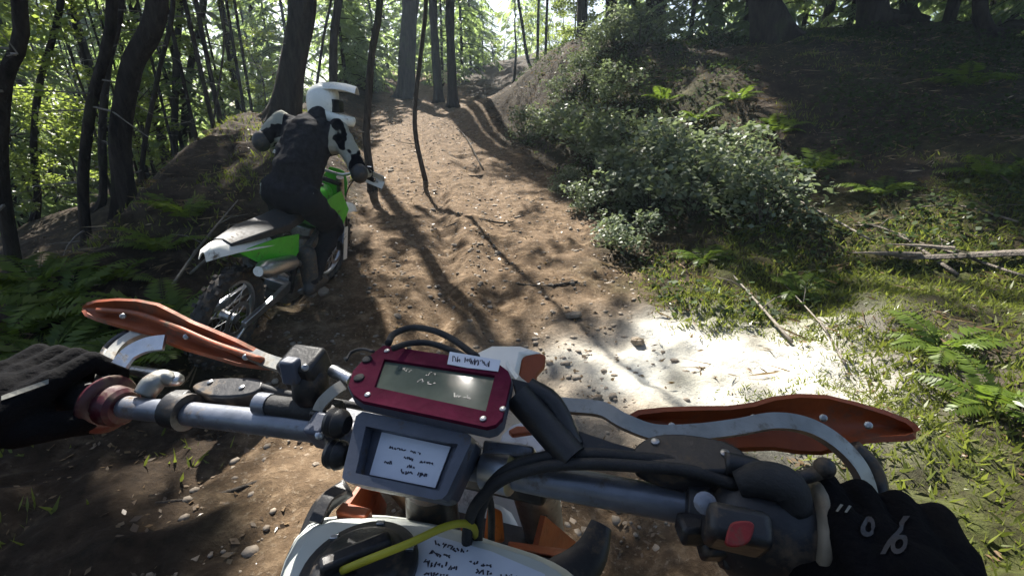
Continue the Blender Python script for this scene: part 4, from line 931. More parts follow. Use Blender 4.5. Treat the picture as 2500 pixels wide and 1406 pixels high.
for h_, k_, a2 in ((hpR, knR, anR), (hpL, knL, anL)): mbp.capsule(h_, k_, .11, .08); mbp.capsule(k_, a2, .075, .055); mbp.capsule(a2, a2 + fc * .12 - V(0, 0, .05), .045, .04)
mbp.capsule(wa + fc * .03, pe + fc * .02, .155, .165); mbp.capsule(ch - fc * .05, wa - fc * .05, .16, .15)
M['jersey'] = jersey_mat(rt, ch - pb)
body('body', mbp, 'jersey', per, .013, 5, .05)
for el_, a1, b1 in ((elR, shR, haR), (elL, shL, haL)): MB().ball(el_ - (((a1 - el_).normalized() + (b1 - el_).normalized()) * .022), (.062, .058, .07), 12, 8).build('elbow_guard', M['boot'], per, smooth=180)
for an in (anR, anL):
    b = MB(); b.capsule(an + V(0, 0, .2), an, .068, .062); b.capsule(an - V(0, 0, .02), an + fc * .17 - V(0, 0, .055), .058, .046); b.capsule(an - fc * .05 - V(0, 0, .055), an + fc * .15 - V(0, 0, .06), .045, .042)
    body('boot', b, 'boot', per, .012, 4)
for kn in (knR, knL):
    b = MB().shell([[kn + fc * (.10 - .045 * t * t - .25 * abs(z)) + rt * (.062 * t * (1 - 2.6 * abs(z + .02))) + V(0, 0, z) for t in (-1, -.5, 0, .5, 1)] for z in (.08, .05, .0, -.06, -.13)], .008).build('knee_guard', M['guard_blue'], per, smooth=60)
for ha, el in ((haR, elR), (haL, elL)):
    d = (ha - el).normalized(); b = MB(); s2 = d.cross(V(0, 0, 1)).normalized(); u2 = s2.cross(d)
    d = (d * .3 + fc * .9).normalized(); s2 = d.cross(V(0, 0, 1)).normalized(); u2 = s2.cross(d); b.capsule(ha - d * .05, ha + d * .02, .036, .04)
    for i in range(4): o = s2 * (.028 - .019 * i); b.capsule(ha + d * .0 + o + u2 * .03, ha + d * .045 + o * 1.05 + u2 * .022, .014, .013, 8); b.capsule(ha + d * .045 + o * 1.05 + u2 * .022, ha + d * (.04 + .006 * (1 - abs(i - 1.5))) + o * 1.05 - u2 * .026, .013, .011, 8)
    b.capsule(ha - d * .03, ha + d * .02 - u2 * .035, .017, .013, 8)
    gv_ = body('glove', b, 'cloth_black', per, .006, 3); MB().shell([[ha + d * x + s2 * y + u2 * (.044 - .3 * abs(y)) for y in (-.026, -.01, .01, .026)] for x in (.0, .03, .065)], .004).build('knuckle_guard', M['glove_white'], gv_, smooth=60)
# helmet: shell with chin bar, peak and goggles
fh = V(.93, .12, -.06).normalized(); hl_ = V(0, 0, 1).cross(fh).normalized(); hr = Matrix((fh, hl_, fh.cross(hl_))).transposed()
def HP(x, y, z): return Hc + hr @ V(x, y, z)
rings = []
for z, rx, ry, ox in ((-.105, .105, .098, -.02), (-.06, .125, .115, -.008), (0, .138, .125, 0), (.06, .132, .12, -.004), (.10, .11, .10, -.01), (.135, .07, .064, -.014), (.148, .02, .02, -.016)):
    ring_ = []
    for k_ in range(24):
        an = 2 * math.pi * k_ / 24; x, y = math.cos(an) * rx, math.sin(an) * ry
        if abs(z) < .07 and x > .07: x = .07 + (x - .07) * .35          # eye port recess
        ring_.append(HP(x + ox, y, z))
    rings.append(ring_)
hm = MB().loft(rings).build('helmet', M['helmet'], per, smooth=60, sub=1)
MB().tube(cr([HP(-.01, .118, -.06), HP(.09, .10, -.085), HP(.17, .045, -.10), HP(.185, 0, -.102), HP(.17, -.045, -.10), HP(.09, -.10, -.085), HP(-.01, -.118, -.06)], 4), .032, 10, flat=(1.1, .55)).build('chin_bar', M['helmet'], hm, smooth=180)
MB().shell([[HP(x, y * w, z - .05 * y * y) for y in (-1, -.5, 0, .5, 1)] for x, w, z in ((-.04, .08, .152), (.07, .105, .162), (.15, .105, .158), (.225, .085, .142))], .006).build('peak', M['helmet'], hm, smooth=60)
MB().shell([[HP(.115 - .05 * y * y, y * .1, z) for y in (-1, -.6, 0, .6, 1)] for z in (-.045, -.02, .02, .045)], .02).build('goggles', M['goggle'], hm, bevel=.004)
MB().tube([HP(-.13, 0, .0), HP(-.1, .09, .0), HP(-.02, .126, .0), HP(.07, .11, 0)], .012, 4, flat=(1.2, .3)).build('goggle_strap', M['cloth_black'], hm)

# ------------------------------------------------------------------ the camera rider's own motorcycle
yaw = math.radians(16.0); bf = V(math.sin(yaw), math.cos(yaw), 0); bl = V(-math.cos(yaw), math.sin(yaw), 0)
Gc = V(-.115, .302, 1.2)                                     # midpoint between the grips
front_axle = V(Gc.x, Gc.y, .36) + bf * .47
T = Matrix.Translation(front_axle - bf * 1.45) @ Matrix((bf, bl, V(0, 0, 1))).transposed().to_4x4()
my = empty('motorcycle', V(Gc.x, Gc.y, 0) - bf * .3, 'orange and white enduro motorcycle in the foreground seen over its handlebar', 'motorcycle')
dirt_bike(T, my, dict(frame='orange_dark', plastic='white', fender='white', shroud='orange', panel='white', silencer='alu', tank='tank'), bars=False, tank=False, head=False)

MB().tube(cr([P(*q) for q in ((40, 938, .495), (250, 985, .465), (480, 1012, .435), (770, 1046, .40), (930, 1080, .385), (1050, 1112, .373), (1200, 1140, .36), (1320, 1168, .343), (1660, 1234, .31), (1960, 1304, .288), (2330, 1415, .268))], 6), [.0112, .0112, .0125, .0135, .0125, .0112, .0112], 18).build('handlebar', M['anod'], my, smooth=180)
# grips and flanges
gl0, gl1 = P(30, 936, .496), P(262, 986, .463); gr0, gr1 = P(2330, 1415, .268), P(1978, 1309, .287)
for p0, p1, nm in ((gl0, gl1, 'left'), (gr0, gr1, 'right')):
    d = (p1 - p0).normalized(); L = (p1 - p0).length; m = MB(); prof = []
    for i in range(15): prof += [(L * i / 15, .0165), (L * (i + .5) / 15, .0178)]
    g1 = m.lathe(p0, d, prof + [(L, .0165)], 18).build('grip', M['black_soft'], my)
    if nm == 'left':
        MB().lathe(p1 - d * .002, d, [(0, .018), (.0008, .028), (.002, .0295), (.0045, .0295), (.006, .028), (.0075, .0205), (.022, .0195), (.026, .016)], 32).build('grip_flange', M['red_rubber'], g1, smooth=35)
    else:
        MB().lathe(p1 - d * .001, d, [(0, .02), (.001, .036), (.005, .038), (.009, .036), (.011, .026)], 32).build('grip_flange', M['tan'], g1, smooth=60)
def slab(name, pl, pix, thick, mat, parent, off=0.0, bevel=0.0, smooth=30):
    return MB().prism([pl(u, v, off) for u, v in pix], pl.n, thick).build(name, M[mat], parent, bevel, smooth)
def rnd_poly(pix, k=3):
    """round a pixel polygon with Catmull-Rom"""
    n = len(pix); out = []
    for i in range(n):
        a, b, c, d = [Vector((*pix[(i + j) % n], 0)) for j in (-1, 0, 1, 2)]
        for q in range(k):
            t = q / k; p = 0.5 * ((2 * b) + (c - a) * t + (2 * a - 5 * b + 4 * c - d) * t * t + (3 * b - a - 3 * c + d) * t ** 3); out.append((p.x, p.y))
    return out
def wire(name, pts, r, mat, parent, n=10, flat=None, up=None):
    return MB().tube(cr([P(*q) for q in pts], 6), r, n, flat=flat, up=up).build(name, M[mat], parent, smooth=180 if flat is None else 40, bevel=0.0)
def scribble(pl, quad, rows, mat, parent, off, seed, name='handwriting', w=.0006):
    """illegible pen strokes inside a pixel quad (tl, tr, br, bl)"""
    g = random.Random(seed); mb_ = MB(); tl, tr, br, bl_ = [Vector((*q, 0)) for q in quad]
    at = lambda s, t: (tl.lerp(tr, s)).lerp(bl_.lerp(br, s), t)
    for (t0, t1, segs) in rows:
        for (s0, s1) in segs:
            s = s0
            while s < s1:
                ds = g.uniform(.02, .05); ps = [(s + g.uniform(0, ds), g.uniform(t0, t1)) for _ in range(3)]
                pts = [pl(*at(*p).xy, off) for p in ps]
                if (pts[1] - pts[0]).length > 1e-4 and (pts[2] - pts[1]).length > 1e-4: mb_.tube(pts, w, 4, flat=(.35, 1), up=pl.n)
                s += ds * .9
    o = mb_.build(name, M[mat], parent, smooth=0); o['kind'] = 'stuff'; return o

# ---- left controls
wire('clutch_perch', [(352, 965, .455), (372, 938, .460), (398, 922, .466), (425, 930, .468)], [.010, .011, .009, .006], 'bow', my)
wire('clutch_lever', [(395, 930, .468), (430, 925, .475), (330, 905, .515), (180, 890, .54), (90, 880, .55)], [.006, .007, .0055, .005, .006], 'alu', my, 8)
plc = plane3((450, 940, .462), (640, 930, .452), (560, 965, .440))
cm = slab('clutch_reservoir', plc, rnd_poly([(468, 945), (500, 927), (560, 921), (620, 921), (642, 932), (625, 955), (580, 966), (510, 966)]), .022, 'black', my, bevel=.002)
for u, v in ((515, 935), (592, 948)): MB().lathe(plc(u, v, -.001), plc.n, [(0, .0028), (.0025, .0028), (.003, .002)], 12).build('screw', M['steel'], cm)
MB().lathe(P(432, 1000, .441) - (P(480, 1012, .435) - P(432, 1000, .441)).normalized() * .006, P(480, 1012, .435) - P(432, 1000, .441), [(0, .0145), (.001, .018), (.02, .018), (.021, .0145)], 20).build('clamp', M['black'], my)
MB().box(P(438, 972, .44), (.016, .014, .012)).build('clamp_bolt_block', M['black'], my, .002)
# left hand guard: aluminium bow and orange shield
lgd = empty('hand_guard', P(690, 893, .45), None, None); lgd.parent = my; lgd.location = P(690, 893, .45) - wloc(my)
upb = V(0, 0, 1)
wire('guard_bow', [(250, 935, .475), (262, 890, .492), (285, 850, .512), (330, 818, .525), (400, 801, .53), (480, 812, .52), (580, 850, .495), (650, 880, .468), (700, 896, .452)], .0095, 'bow', lgd, 4, flat=(.42, 1.0), up=V(.2, -.75, .6))
wire('bow_lit_face', [(292, 892, .478), (318, 862, .485), (360, 842, .49), (402, 836, .492)], .012, 'alu', lgd, 4, flat=(.25, 1.0), up=V(.1, -.6, .75))  # added bright strip, stands for the lit inner face of the aluminium bow
wire('guard_liner', [(245, 905, .497), (258, 862, .52), (285, 832, .535), (320, 812, .54)], .006, 'black', lgd, 6)
def shield(name, top, bot, d0, d1, bulge, mat, parent, thick=.0042):
    n = len(top); g = []
    for i in range(n):
        dd = d0 + (d1 - d0) * i / (n - 1); row = []
        for j in range(6):
            t = j / 5; u = top[i][0] + (bot[i][0] - top[i][0]) * t; v = top[i][1] + (bot[i][1] - top[i][1]) * t
            row.append(P(u, v, dd + bulge * (math.sin(math.pi * t) + .6 * (1 - t))))
        g.append(row)
    return MB().shell(g, thick).build(name, M[mat], parent, smooth=60, bevel=0)
shield('guard_shield', [(204, 752), (212, 742), (235, 735), (285, 731), (335, 733), (385, 743), (430, 765), (470, 786), (520, 806), (580, 832), (640, 862), (690, 884)],
       [(204, 757), (210, 768), (235, 780), (285, 795), (335, 808), (385, 820), (410, 838), (450, 852), (500, 866), (580, 890), (640, 898), (688, 899)], .555, .462, .016, 'orange', lgd)
for u, v, d in ((300, 772, .528), (455, 822, .500), (600, 872, .468)): MB().lathe(P(u, v, d), P(u, v, d - .01) - P(u, v, d), [(-.002, .0034), (.002, .0034), (.003, .002)], 10).build('guard_bolt', M['steel'], lgd, .0004, 30)
MB().tube(cr([P(u, v, d) for u, v, d in ((240, 757, .545), (330, 765, .53), (420, 795, .51), (520, 838, .488), (640, 879, .462))], 5), .0035, 8).build('guard_rib', M['orange'], lgd, smooth=180)
# left switch block, cross tube, strap, clamp
pls = plane3((690, 900, .40), (800, 880, .392), (740, 960, .378))
sw = MB().box(P(748, 900, .40), (.034, .03, .032), Matrix.Rotation(-.25, 3, 'Z') @ Matrix.Rotation(.3, 3, 'X')).build('switch_block', M['black'], my, .004)
MB().box(P(712, 905, .382), (.014, .012, .022), Matrix.Rotation(-.25, 3, 'Z')).build('switch_rocker', M['box'], sw, .002)
MB().lathe(P(745, 897, .376), P(745, 897, .37) - P(745, 897, .376), [(0, .003), (.003, .003), (.004, .002)], 12).build('screw', M['steel'], sw)
MB().lathe(P(760, 950, .40), V(0, .2, 1), [(-.012, .012), (-.005, .016), (.012, .016), (.018, .012)], 14).build('switch_base', M['black'], sw)
MB().tube([P(812, 905, .40), P(860, 930, .385)], .0055, 10).build('bracket_bolt', M['alu'], my)
MB().tube([P(632, 985, .415), P(650, 988, .413), P(830, 1012, .392)], [.0085, .0095, .0095], 14).build('cross_tube', M['black_soft'], my)
MB().tube([P(632, 985, .4149), P(662, 989, .4115)], [.0105, .0105], 14).build('tube_end_cap', M['anod'], my)
wire('strap', [(770, 1020, .378), (785, 985, .376), (815, 955, .375), (838, 940, .38)], .006, 'pale_strap', my, 4, flat=(.3, 1.1), up=V(0, -.6, .8))
MB().box(P(800, 1010, .385), (.018, .024, .016), Matrix.Rotation(-.28, 3, 'Z')).build('bar_clamp', M['black'], my, .002)
cl2 = MB().box(P(790, 1052, .372), (.017, .02, .028), Matrix.Rotation(-.28, 3, 'Z') @ Matrix.Rotation(.4, 3, 'X')).build('bar_clamp', M['box'], my, .003)
MB().lathe(P(780, 1062, .359), P(780, 1062, .35) - P(780, 1062, .359), [(0, .0035), (.003, .0035), (.004, .002)], 12).build('screw', M['alu'], cl2)

# ---- trip meter with dark red bezel
plm = plane3((860, 905, .372), (1240, 920, .345), (1215, 1035, .305))
outl = [(936, 843), (1212, 884), (1240, 905), (1248, 926), (1226, 1020), (1210, 1036), (1188, 1042), (885, 978), (862, 962), (850, 940), (862, 905), (880, 885)]
scr = [(938, 876), (1208, 916), (1186, 1003), (914, 944)]
cx_, cy_ = sum(p[0] for p in outl) / len(outl), sum(p[1] for p in outl) / len(outl)
grow = lambda pix, k: [(cx_ + (u - cx_) * k, cy_ + (v - cy_) * k) for u, v in pix]
tm = slab('trip_meter', plm, grow(outl, 1.012), .012, 'box', my, -.004, .002)
# bezel ring built round the screen opening
def bezel(name, pl, outer, inner, h, mat, parent, off):
    m_ = MB(); no, ni = len(outer), len(inner); O = [pl(u, v, off) for u, v in outer]; I = [pl(u, v, off) for u, v in inner]
    # resample the inner loop onto the outer loop by angle around the centre
    c = sum(I, Vector()) / ni
    def hit(p):
        best = None
        for i in range(ni):
            a, b = I[i], I[(i + 1) % ni]; e1, e2 = (b - a), (p - c)
            nrm = pl.n; den = e2.cross(e1).dot(nrm)
            if abs(den) < 1e-12: continue
            t = (a - c).cross(e1).dot(nrm) / den; s = (a - c).cross(e2).dot(nrm) / den
            if t > 0 and -1e-6 <= s <= 1 + 1e-6: best = c + e2 * t
        return best
    pts = []
    OO = []
    for i in range(no):
        a, b = O[i], O[(i + 1) % no]
        for q in range(6): OO.append(a.lerp(b, q / 6))
    for p in I:   # make sure the opening keeps its corners
        e2 = p - c
        for i in range(no):
            a, b = O[i], O[(i + 1) % no]; e1 = b - a; den = e2.cross(e1).dot(pl.n)
            if abs(den) < 1e-12: continue
            t = (a - c).cross(e1).dot(pl.n) / den; s = (a - c).cross(e2).dot(pl.n) / den
            if t > 0 and 0 <= s <= 1: OO.append(c + e2 * t)
    ex = (O[1] - O[0]).normalized(); ey = pl.n.cross(ex)
    OO.sort(key=lambda p: math.atan2((p - c).dot(ey), (p - c).dot(ex)))
    II = [hit(p) for p in OO]; n = len(OO); d = pl.n * h
    vs_ = OO + II + [p - d for p in OO] + [p - d for p in II]; fs = []
    for i in range(n):
        j = (i + 1) % n
        fs += [(i, j, n + j, n + i), (2*n+j, 2*n+i, 3*n+i, 3*n+j), (i, 2*n+i, 2*n+j, j), (n+i, n+j, 3*n+j, 3*n+i)]
    return m_.add(vs_, fs).build(name, M[mat], parent, .0008, 30)
bezel('bezel', plm, outl, scr, .0035, 'red_bezel', tm, 0)
slab('screen', plm, [(930, 870), (1214, 911), (1190, 1009), (908, 950)], .0012, 'lcd', tm, -.0028)
for u, v in ((898, 881), (878, 926)): MB().lathe(plm(u, v, -.001), plm.n, [(0, .0042), (.0025, .0042), (.0032, .003)], 18).build('button', M['black_soft'], tm)
slab('label_strip', plm, [(1098, 858), (1222, 879), (1216, 906), (1175, 901), (1140, 897), (1092, 888)], .0005, 'paper', tm, .0009)
scribble(plm, [(1103, 864), (1205, 880), (1202, 900), (1100, 886)], [(.1, .85, [(.03, .2), (.32, .9)])], 'ink', tm, .0011, 4, w=.0005)
scribble(plm, [(940, 880), (1200, 918), (1182, 995), (918, 940)], [(.15, .3, [(.12, .25), (.4, .5)]), (.45, .6, [(.35, .5)]), (.7, .85, [(.7, .85)])], 'segment', tm, -.0026, 5, 'display_segments', w=.0007)
for u, v in ((945, 858), (1228, 1000), (898, 965), (1180, 1024)): MB().lathe(plm(u, v, -.0005), plm.n, [(0, .0024), (.0014, .0024), (.002, .0014)], 10).build('screw', M['steel'], tm)
# ---- road book case with paper
plr = plane3((880, 1005, .352), (1150, 1060, .322), (1085, 1215, .302))
ro = [(884, 1003), (1135, 1052), (1152, 1064), (1150, 1082), (1092, 1206), (1080, 1218), (1062, 1220), (845, 1176), (834, 1166), (836, 1150), (868, 1014)]
rin = [(893, 1040), (1118, 1084), (1072, 1198), (868, 1154)]
rb = slab('road_book_case', plr, ro, .03, 'box', my, -.012, .003)
cx_, cy_ = sum(p[0] for p in ro) / len(ro), sum(p[1] for p in ro) / len(ro)
bezel('lid_frame', plr, grow(ro, .992), rin, .011, 'box', rb, 0)
slab('paper_roll', plr, [(932, 1054), (1100, 1090), (1062, 1190), (902, 1158)], .001, 'paper', rb, -.0095)
scribble(plr, [(940, 1080), (1066, 1106), (1052, 1178), (918, 1150)], [(.08, .16, [(.1, .4), (.5, .68)]), (.3, .42, [(.42, .58), (.72, .95)]), (.55, .68, [(.08, .2), (.5, .62)]), (.72, .9, [(.42, .62), (.72, .9)])], 'ink', rb, -.0092, 8, w=.0006)
for v in (1035, 1112): MB().lathe(P(838, v, .352), V(-.95, .25, 0), [(-.004, .007), (0, .0105), (.004, .0115), (.006, .0100), (.009, .0115), (.012, .0105), (.013, .007)], 18).build('winding_knob', M['black'], rb)
# ---- bracket tubes and plates right of the meter
MB().tube(cr([P(1262, 965, .345), P(1330, 1040, .335), P(1400, 1120, .32)], 4), .0115, 14).build('roller_tube', M['black'], my)
MB().tube(cr([P(1290, 945, .352), P(1350, 985, .345), P(1400, 1090, .33)], 4), .008, 12).build('bracket_tube', M['black'], my)
plb = plane3((1250, 925, .36), (1350, 965, .352), (1400, 1085, .332))
slab('mount_plate', plb, [(1248, 922), (1300, 935), (1345, 962), (1366, 990), (1400, 1090), (1330, 1060), (1262, 975)], .004, 'black', my, -.008, .001)
plq = plane3((1180, 1075, .352), (1300, 1085, .342), (1300, 1110, .338))
slab('clamp_top', plq, [(1180, 1072), (1270, 1080), (1304, 1090), (1302, 1108), (1250, 1112), (1175, 1108)], .014, 'anod', my, 0, .002)
plx = plane3((1390, 1050, .338), (1560, 1110, .318), (1400, 1090, .33))
slab('cable_guide_plate', plx, [(1395, 1048), (1405, 1047), (1500, 1080), (1565, 1098), (1560, 1118), (1440, 1118), (1390, 1085)], .005, 'black', my, 0, .001)
MB().lathe(P(1240, 1150, .35), P(1320, 1168, .343) - P(1200, 1140, .36), [(-.02, .014), (-.018, .0175), (.004, .0175), (.006, .0125)], 20).build('bar_clamp', M['alu'], my)
# ---- wires and hoses
wire('wire', [(948, 838, .40), (962, 815, .42), (1005, 800, .43), (1055, 806, .42), (1105, 828, .41), (1165, 872, .385)], .0031, 'black_soft', my)
wire('wire', [(960, 850, .375), (1000, 838, .392), (1050, 838, .395), (1110, 858, .385), (1150, 880, .37)], .0027, 'black_soft', my)
wire('wire', [(845, 880, .385), (858, 860, .392), (885, 852, .392), (912, 858, .38)], .0014, 'black_soft', my, 6)
wire('brake_hose', [(1830, 1165, .292), (1700, 1135, .302), (1560, 1118, .312), (1430, 1108, .32), (1320, 1118, .325), (1235, 1150, .328), (1185, 1210, .335), (1165, 1290, .35), (1170, 1390, .38)], .0046, 'black_soft', my)
wire('throttle_cable', [(1800, 1185, .285), (1690, 1150, .295), (1560, 1138, .304), (1430, 1132, .312), (1320, 1140, .318), (1225, 1172, .322), (1160, 1235, .33), (1140, 1310, .345), (1150, 1400, .37)], .0042, 'black_soft', my)
wire('clutch_hose', [(640, 945, .45), (720, 965, .44), (840, 985, .43), (960, 1010, .43), (1100, 1050, .43), (1190, 1200, .42), (1200, 1330, .46)], .0036, 'black_soft', my)
# ---- right hand guard
rgd = empty('hand_guard', P(1530, 1035, .33), None, None); rgd.parent = my; rgd.location = P(1530, 1035, .33) - wloc(my)
wire('guard_bow', [(1325, 985, .362), (1400, 992, .358), (1470, 1000, .352), (1525, 1030, .342), (1600, 1056, .337), (1700, 1055, .333), (1800, 1043, .33), (1890, 1028, .326), (1970, 1040, .324), (2040, 1080, .32), (2095, 1140, .316), (2120, 1210, .312), (2125, 1300, .305)], .0085, 'bow', rgd, 4, flat=(.5, .95), up=V(-.1, -.5, .8))
wire('guard_liner', [(2080, 1092, .325), (2120, 1130, .322), (2142, 1180, .318), (2146, 1250, .314)], .0065, 'black', rgd, 6)
shield('guard_shield', [(1536, 1020), (1560, 1006), (1620, 999), (1700, 996), (1780, 995), (1840, 987), (1890, 972), (1950, 965), (2020, 968), (2090, 985), (2160, 1006), (2212, 1026), (2232, 1040), (2240, 1052)],
       [(1536, 1026), (1560, 1040), (1620, 1066), (1700, 1090), (1780, 1098), (1840, 1096), (1890, 1095), (1950, 1104), (2005, 1106), (2050, 1094), (2110, 1076), (2160, 1072), (2212, 1070), (2232, 1064), (2239, 1056)], .352, .328, .012, 'orange', rgd)
for u, v, d in ((1640, 1040, .338), (1840, 1020, .333), (2010, 1020, .326), (2120, 1038, .322)): MB().lathe(P(u, v, d), P(u, v, d - .01) - P(u, v, d), [(-.003, .0028), (.0016, .0028), (.0024, .0016)], 10).build('guard_bolt', M['steel'], rgd, .0004, 30)
# ---- brake reservoir and lever
plk = plane3((1560, 1090, .318), (1800, 1110, .296), (1680, 1150, .292))
mc = slab('brake_reservoir', plk, rnd_poly([(1545, 1108), (1572, 1072), (1620, 1058), (1690, 1060), (1770, 1076), (1818, 1104), (1826, 1135), (1760, 1150), (1640, 1140)]), .022, 'black', my, 0, .002)
for u, v in ((1600, 1082), (1770, 1110)): MB().lathe(plk(u, v, -.001), plk.n, [(0, .003), (.0024, .003), (.003, .002)], 12).build('screw', M['steel'], mc)
wire('brake_lever', [(1770, 1130, .292), (1830, 1140, .288), (1880, 1158, .284), (1940, 1166, .281), (1985, 1158, .279), (2010, 1143, .278)], [.0075, .007, .0055, .0042, .0042, .005], 'black', my, 10)
MB().ball(P(2013, 1141, .277), .0062, 16, 12).build('lever_ball', M['black'], my, smooth=180)
# ---- throttle housing with kill switch
bd = (P(1960, 1304, .288) - P(1660, 1234, .31)).normalized()
th0 = P(1668, 1236, .309)
th = MB().lathe(th0, bd, [(0, .014), (.001, .021), (.014, .023), (.017, .019), (.02, .026), (.03, .034), (.052, .0355), (.066, .034), (.076, .028), (.08, .018)], 28).build('throttle_housing', M['black'], my, .001, 35)
MB().tube(cr([P(1800, 1180, .283), P(1860, 1170, .278), P(1920, 1190, .274), P(1945, 1250, .272)], 4), [.008, .011, .012, .009], 14).build('cable_boot', M['black_soft'], th, smooth=180)
sb = MB().box(P(1795, 1292, .262), (.034, .02, .03), Matrix.Rotation(-.28, 3, 'Z') @ Matrix.Rotation(.5, 3, 'X')).build('switch_case', M['black'], th, .005)
plt = plane3((1770, 1290, .249), (1840, 1285, .246), (1800, 1340, .243))
slab('kill_button', plt, rnd_poly([(1772, 1322), (1780, 1285), (1796, 1272), (1832, 1272), (1842, 1285), (1832, 1318), (1812, 1332), (1785, 1334)]), .008, 'red_button', th, 0, .001)
MB().lathe(P(1722, 1228, .268), P(1722, 1228, .26) - P(1722, 1228, .268), [(0, .0065), (.003, .0065), (.004, .004)], 16).build('screw', M['anod'], th)
for i, (u, v) in enumerate(((1690, 1290), (1740, 1330), (1790, 1355))): MB().box(P(u, v, .285), (.018, .016, .014), Matrix.Rotation(.4 * i, 3, 'X')).build('clamp_lug', M['black'], th, .003)

# ---- fuel tank with filler cap, breather hose and hand-written sticker
fy = Vector((bf.x, bf.y, 0)); tc = P(1010, 1420, .36)
plt2 = plane3((720, 1400, .335), (1400, 1400, .315), (1000, 1275, .375))
secs = []
for k_, (s, dz) in enumerate(((1.0, 0), (1.05, .012), (1.07, .04), (1.03, .09), (.85, .15))):
    o = rnd_poly([(770, 1290), (900, 1268), (1050, 1285), (1200, 1330), (1330, 1375), (1400, 1440), (1380, 1560), (1200, 1640), (950, 1640), (720, 1560), (705, 1420)])
    mx, my_ = 1050, 1440; secs.append([plt2(mx + (u - mx) * s, my_ + (v - my_) * s, -dz) for u, v in o])
tk = MB().loft(secs).build('fuel_tank', M['tank'], my, .004, 50)
n2 = plt2.n; cc = plt2(880, 1398)
cap = MB().lathe(cc, n2, [(-.002, .042), (.006, .043), (.009, .041), (.0095, .034), (.012, .032), (.014, .028)], 40).build('fuel_cap', M['black'], tk, .0008, 40)
for an in (2.4, 1.4, .25): 
    e1 = n2.orthogonal().normalized(); e1 = (P(1000, 1398, .33) - P(880, 1398, .33)).normalized(); e1 = (e1 - n2 * e1.dot(n2)).normalized(); e2 = n2.cross(e1)
    MB().box(cc + (e1 * math.cos(an) + e2 * math.sin(an)) * .037 + n2 * .010, (.006, .004, .003)).build('cap_lug', M['alu'], cap, .0005)
MB().box(cc + n2 * .017, (.05, .012, .012), Matrix.Rotation(.5, 3, 'Z')).build('cap_grip', M['black'], cap, .003)
wire('breather_hose', [(835, 1392, .315), (900, 1365, .312), (1000, 1325, .315), (1080, 1288, .322), (1130, 1277, .33), (1158, 1290, .342), (1162, 1330, .365)], .0028, 'yellow', tk)
stq = [(1002, 1335), (1058, 1305), (1200, 1345), (1330, 1400), (1340, 1440), (1010, 1440), (1016, 1375)]
slab('sticker', plt2, stq, .0004, 'paper', tk, .0012)
scribble(plt2, [(1050, 1312), (1290, 1385), (1290, 1440), (1020, 1425)], [(.02, .14, [(.05, .38)]), (.24, .36, [(.0, .22), (.42, .62)]), (.42, .62, [(.0, .32), (.5, .66), (.72, .9)]), (.7, .8, [(.02, .25), (.45, .52), (.8, .9)])], 'ink', tk, .0014, 12, w=.0008)
wire('tank_strap', [(770, 1275, .385), (800, 1215, .40), (840, 1190, .41)], .006, 'black', my, 4, flat=(.4, 1.3))
MB().box(P(865, 1256, .40), (.03, .012, .012), Matrix.Rotation(-.28, 3, 'Z')).build('orange_bracket', M['orange'], my, .002)
wire('radiator_hose', [(740, 1390, .40), (752, 1320, .42), (790, 1235, .44), (850, 1190, .45)], .010, 'black', my)
MB().tube([P(1050, 1180, .40), P(1060, 1300, .44)], [.022, .026], 18).build('steering_stem', M['black'], my)
MB().prism([P(1190, 1230, .50), P(1225, 1245, .52), P(1232, 1320, .52), P(1180, 1330, .48)], V(0, -.6, .8), .02).build('frame_gusset', M['orange_dark'], my, .003)
MB().prism([P(1240, 1320, .42), P(1390, 1340, .42), P(1395, 1365, .40), P(1240, 1335, .40)], V(0, -.4, .9), .01).build('radiator_bracket', M['orange'], my, .002)
MB().prism([P(1235, 1340, .40), P(1390, 1368, .40), P(1370, 1430, .38), P(1260, 1420, .38)], V(0, -.5, .85), .02).build('radiator_cover', M['box'], my, .004)
wire('kneeguard_lip', [(1300, 1440, .385), (1380, 1410, .39), (1440, 1355, .40), (1468, 1280, .415)], [.016, .017, .014, .009], 'black', my, 10, flat=(.5, 1.1), up=V(0, -.6, .8))
# headlight mask ahead of the bars
mk = MB().shell([[V(Gc.x, Gc.y, 0) + bf * (.30 + q * .0 - .05 * y * y + dz) + bl * (y * w + .0) + V(0, 0, z) for y in (-1, -.5, 0, .5, 1)] for w, z, dz, q in ((.055, 1.13, .0, 0), (.09, 1.08, .035, 0), (.105, 1.0, .05, 0), (.09, .9, .05, 0), (.06, .82, .03, 0))], .006).build('headlight_mask', M['white'], my, smooth=60)
MB().prism([P(1272, 868, .66), P(1300, 855, .67), P(1334, 866, .67), P(1330, 895, .66), P(1312, 915, .65), P(1308, 945, .64), P(1262, 930, .64)], V(0, -.7, .7), .02).build('mask_wing', M['orange'], mk, .004)
MB().prism([P(1160, 862, .66), P(1200, 842, .68), P(1270, 843, .69), P(1330, 862, .67), P(1275, 866, .655), P(1262, 930, .62), P(1170, 900, .62)], V(0, -.6, .8), .02).build('mask_top', M['white'], mk, .006)
MB().prism([P(1240, 1050, .45), P(1262, 1038, .455), P(1290, 1040, .455), P(1304, 1055, .45), P(1250, 1062, .445)], V(0, -.6, .8), .012).build('orange_clip', M['orange'], my, .002)

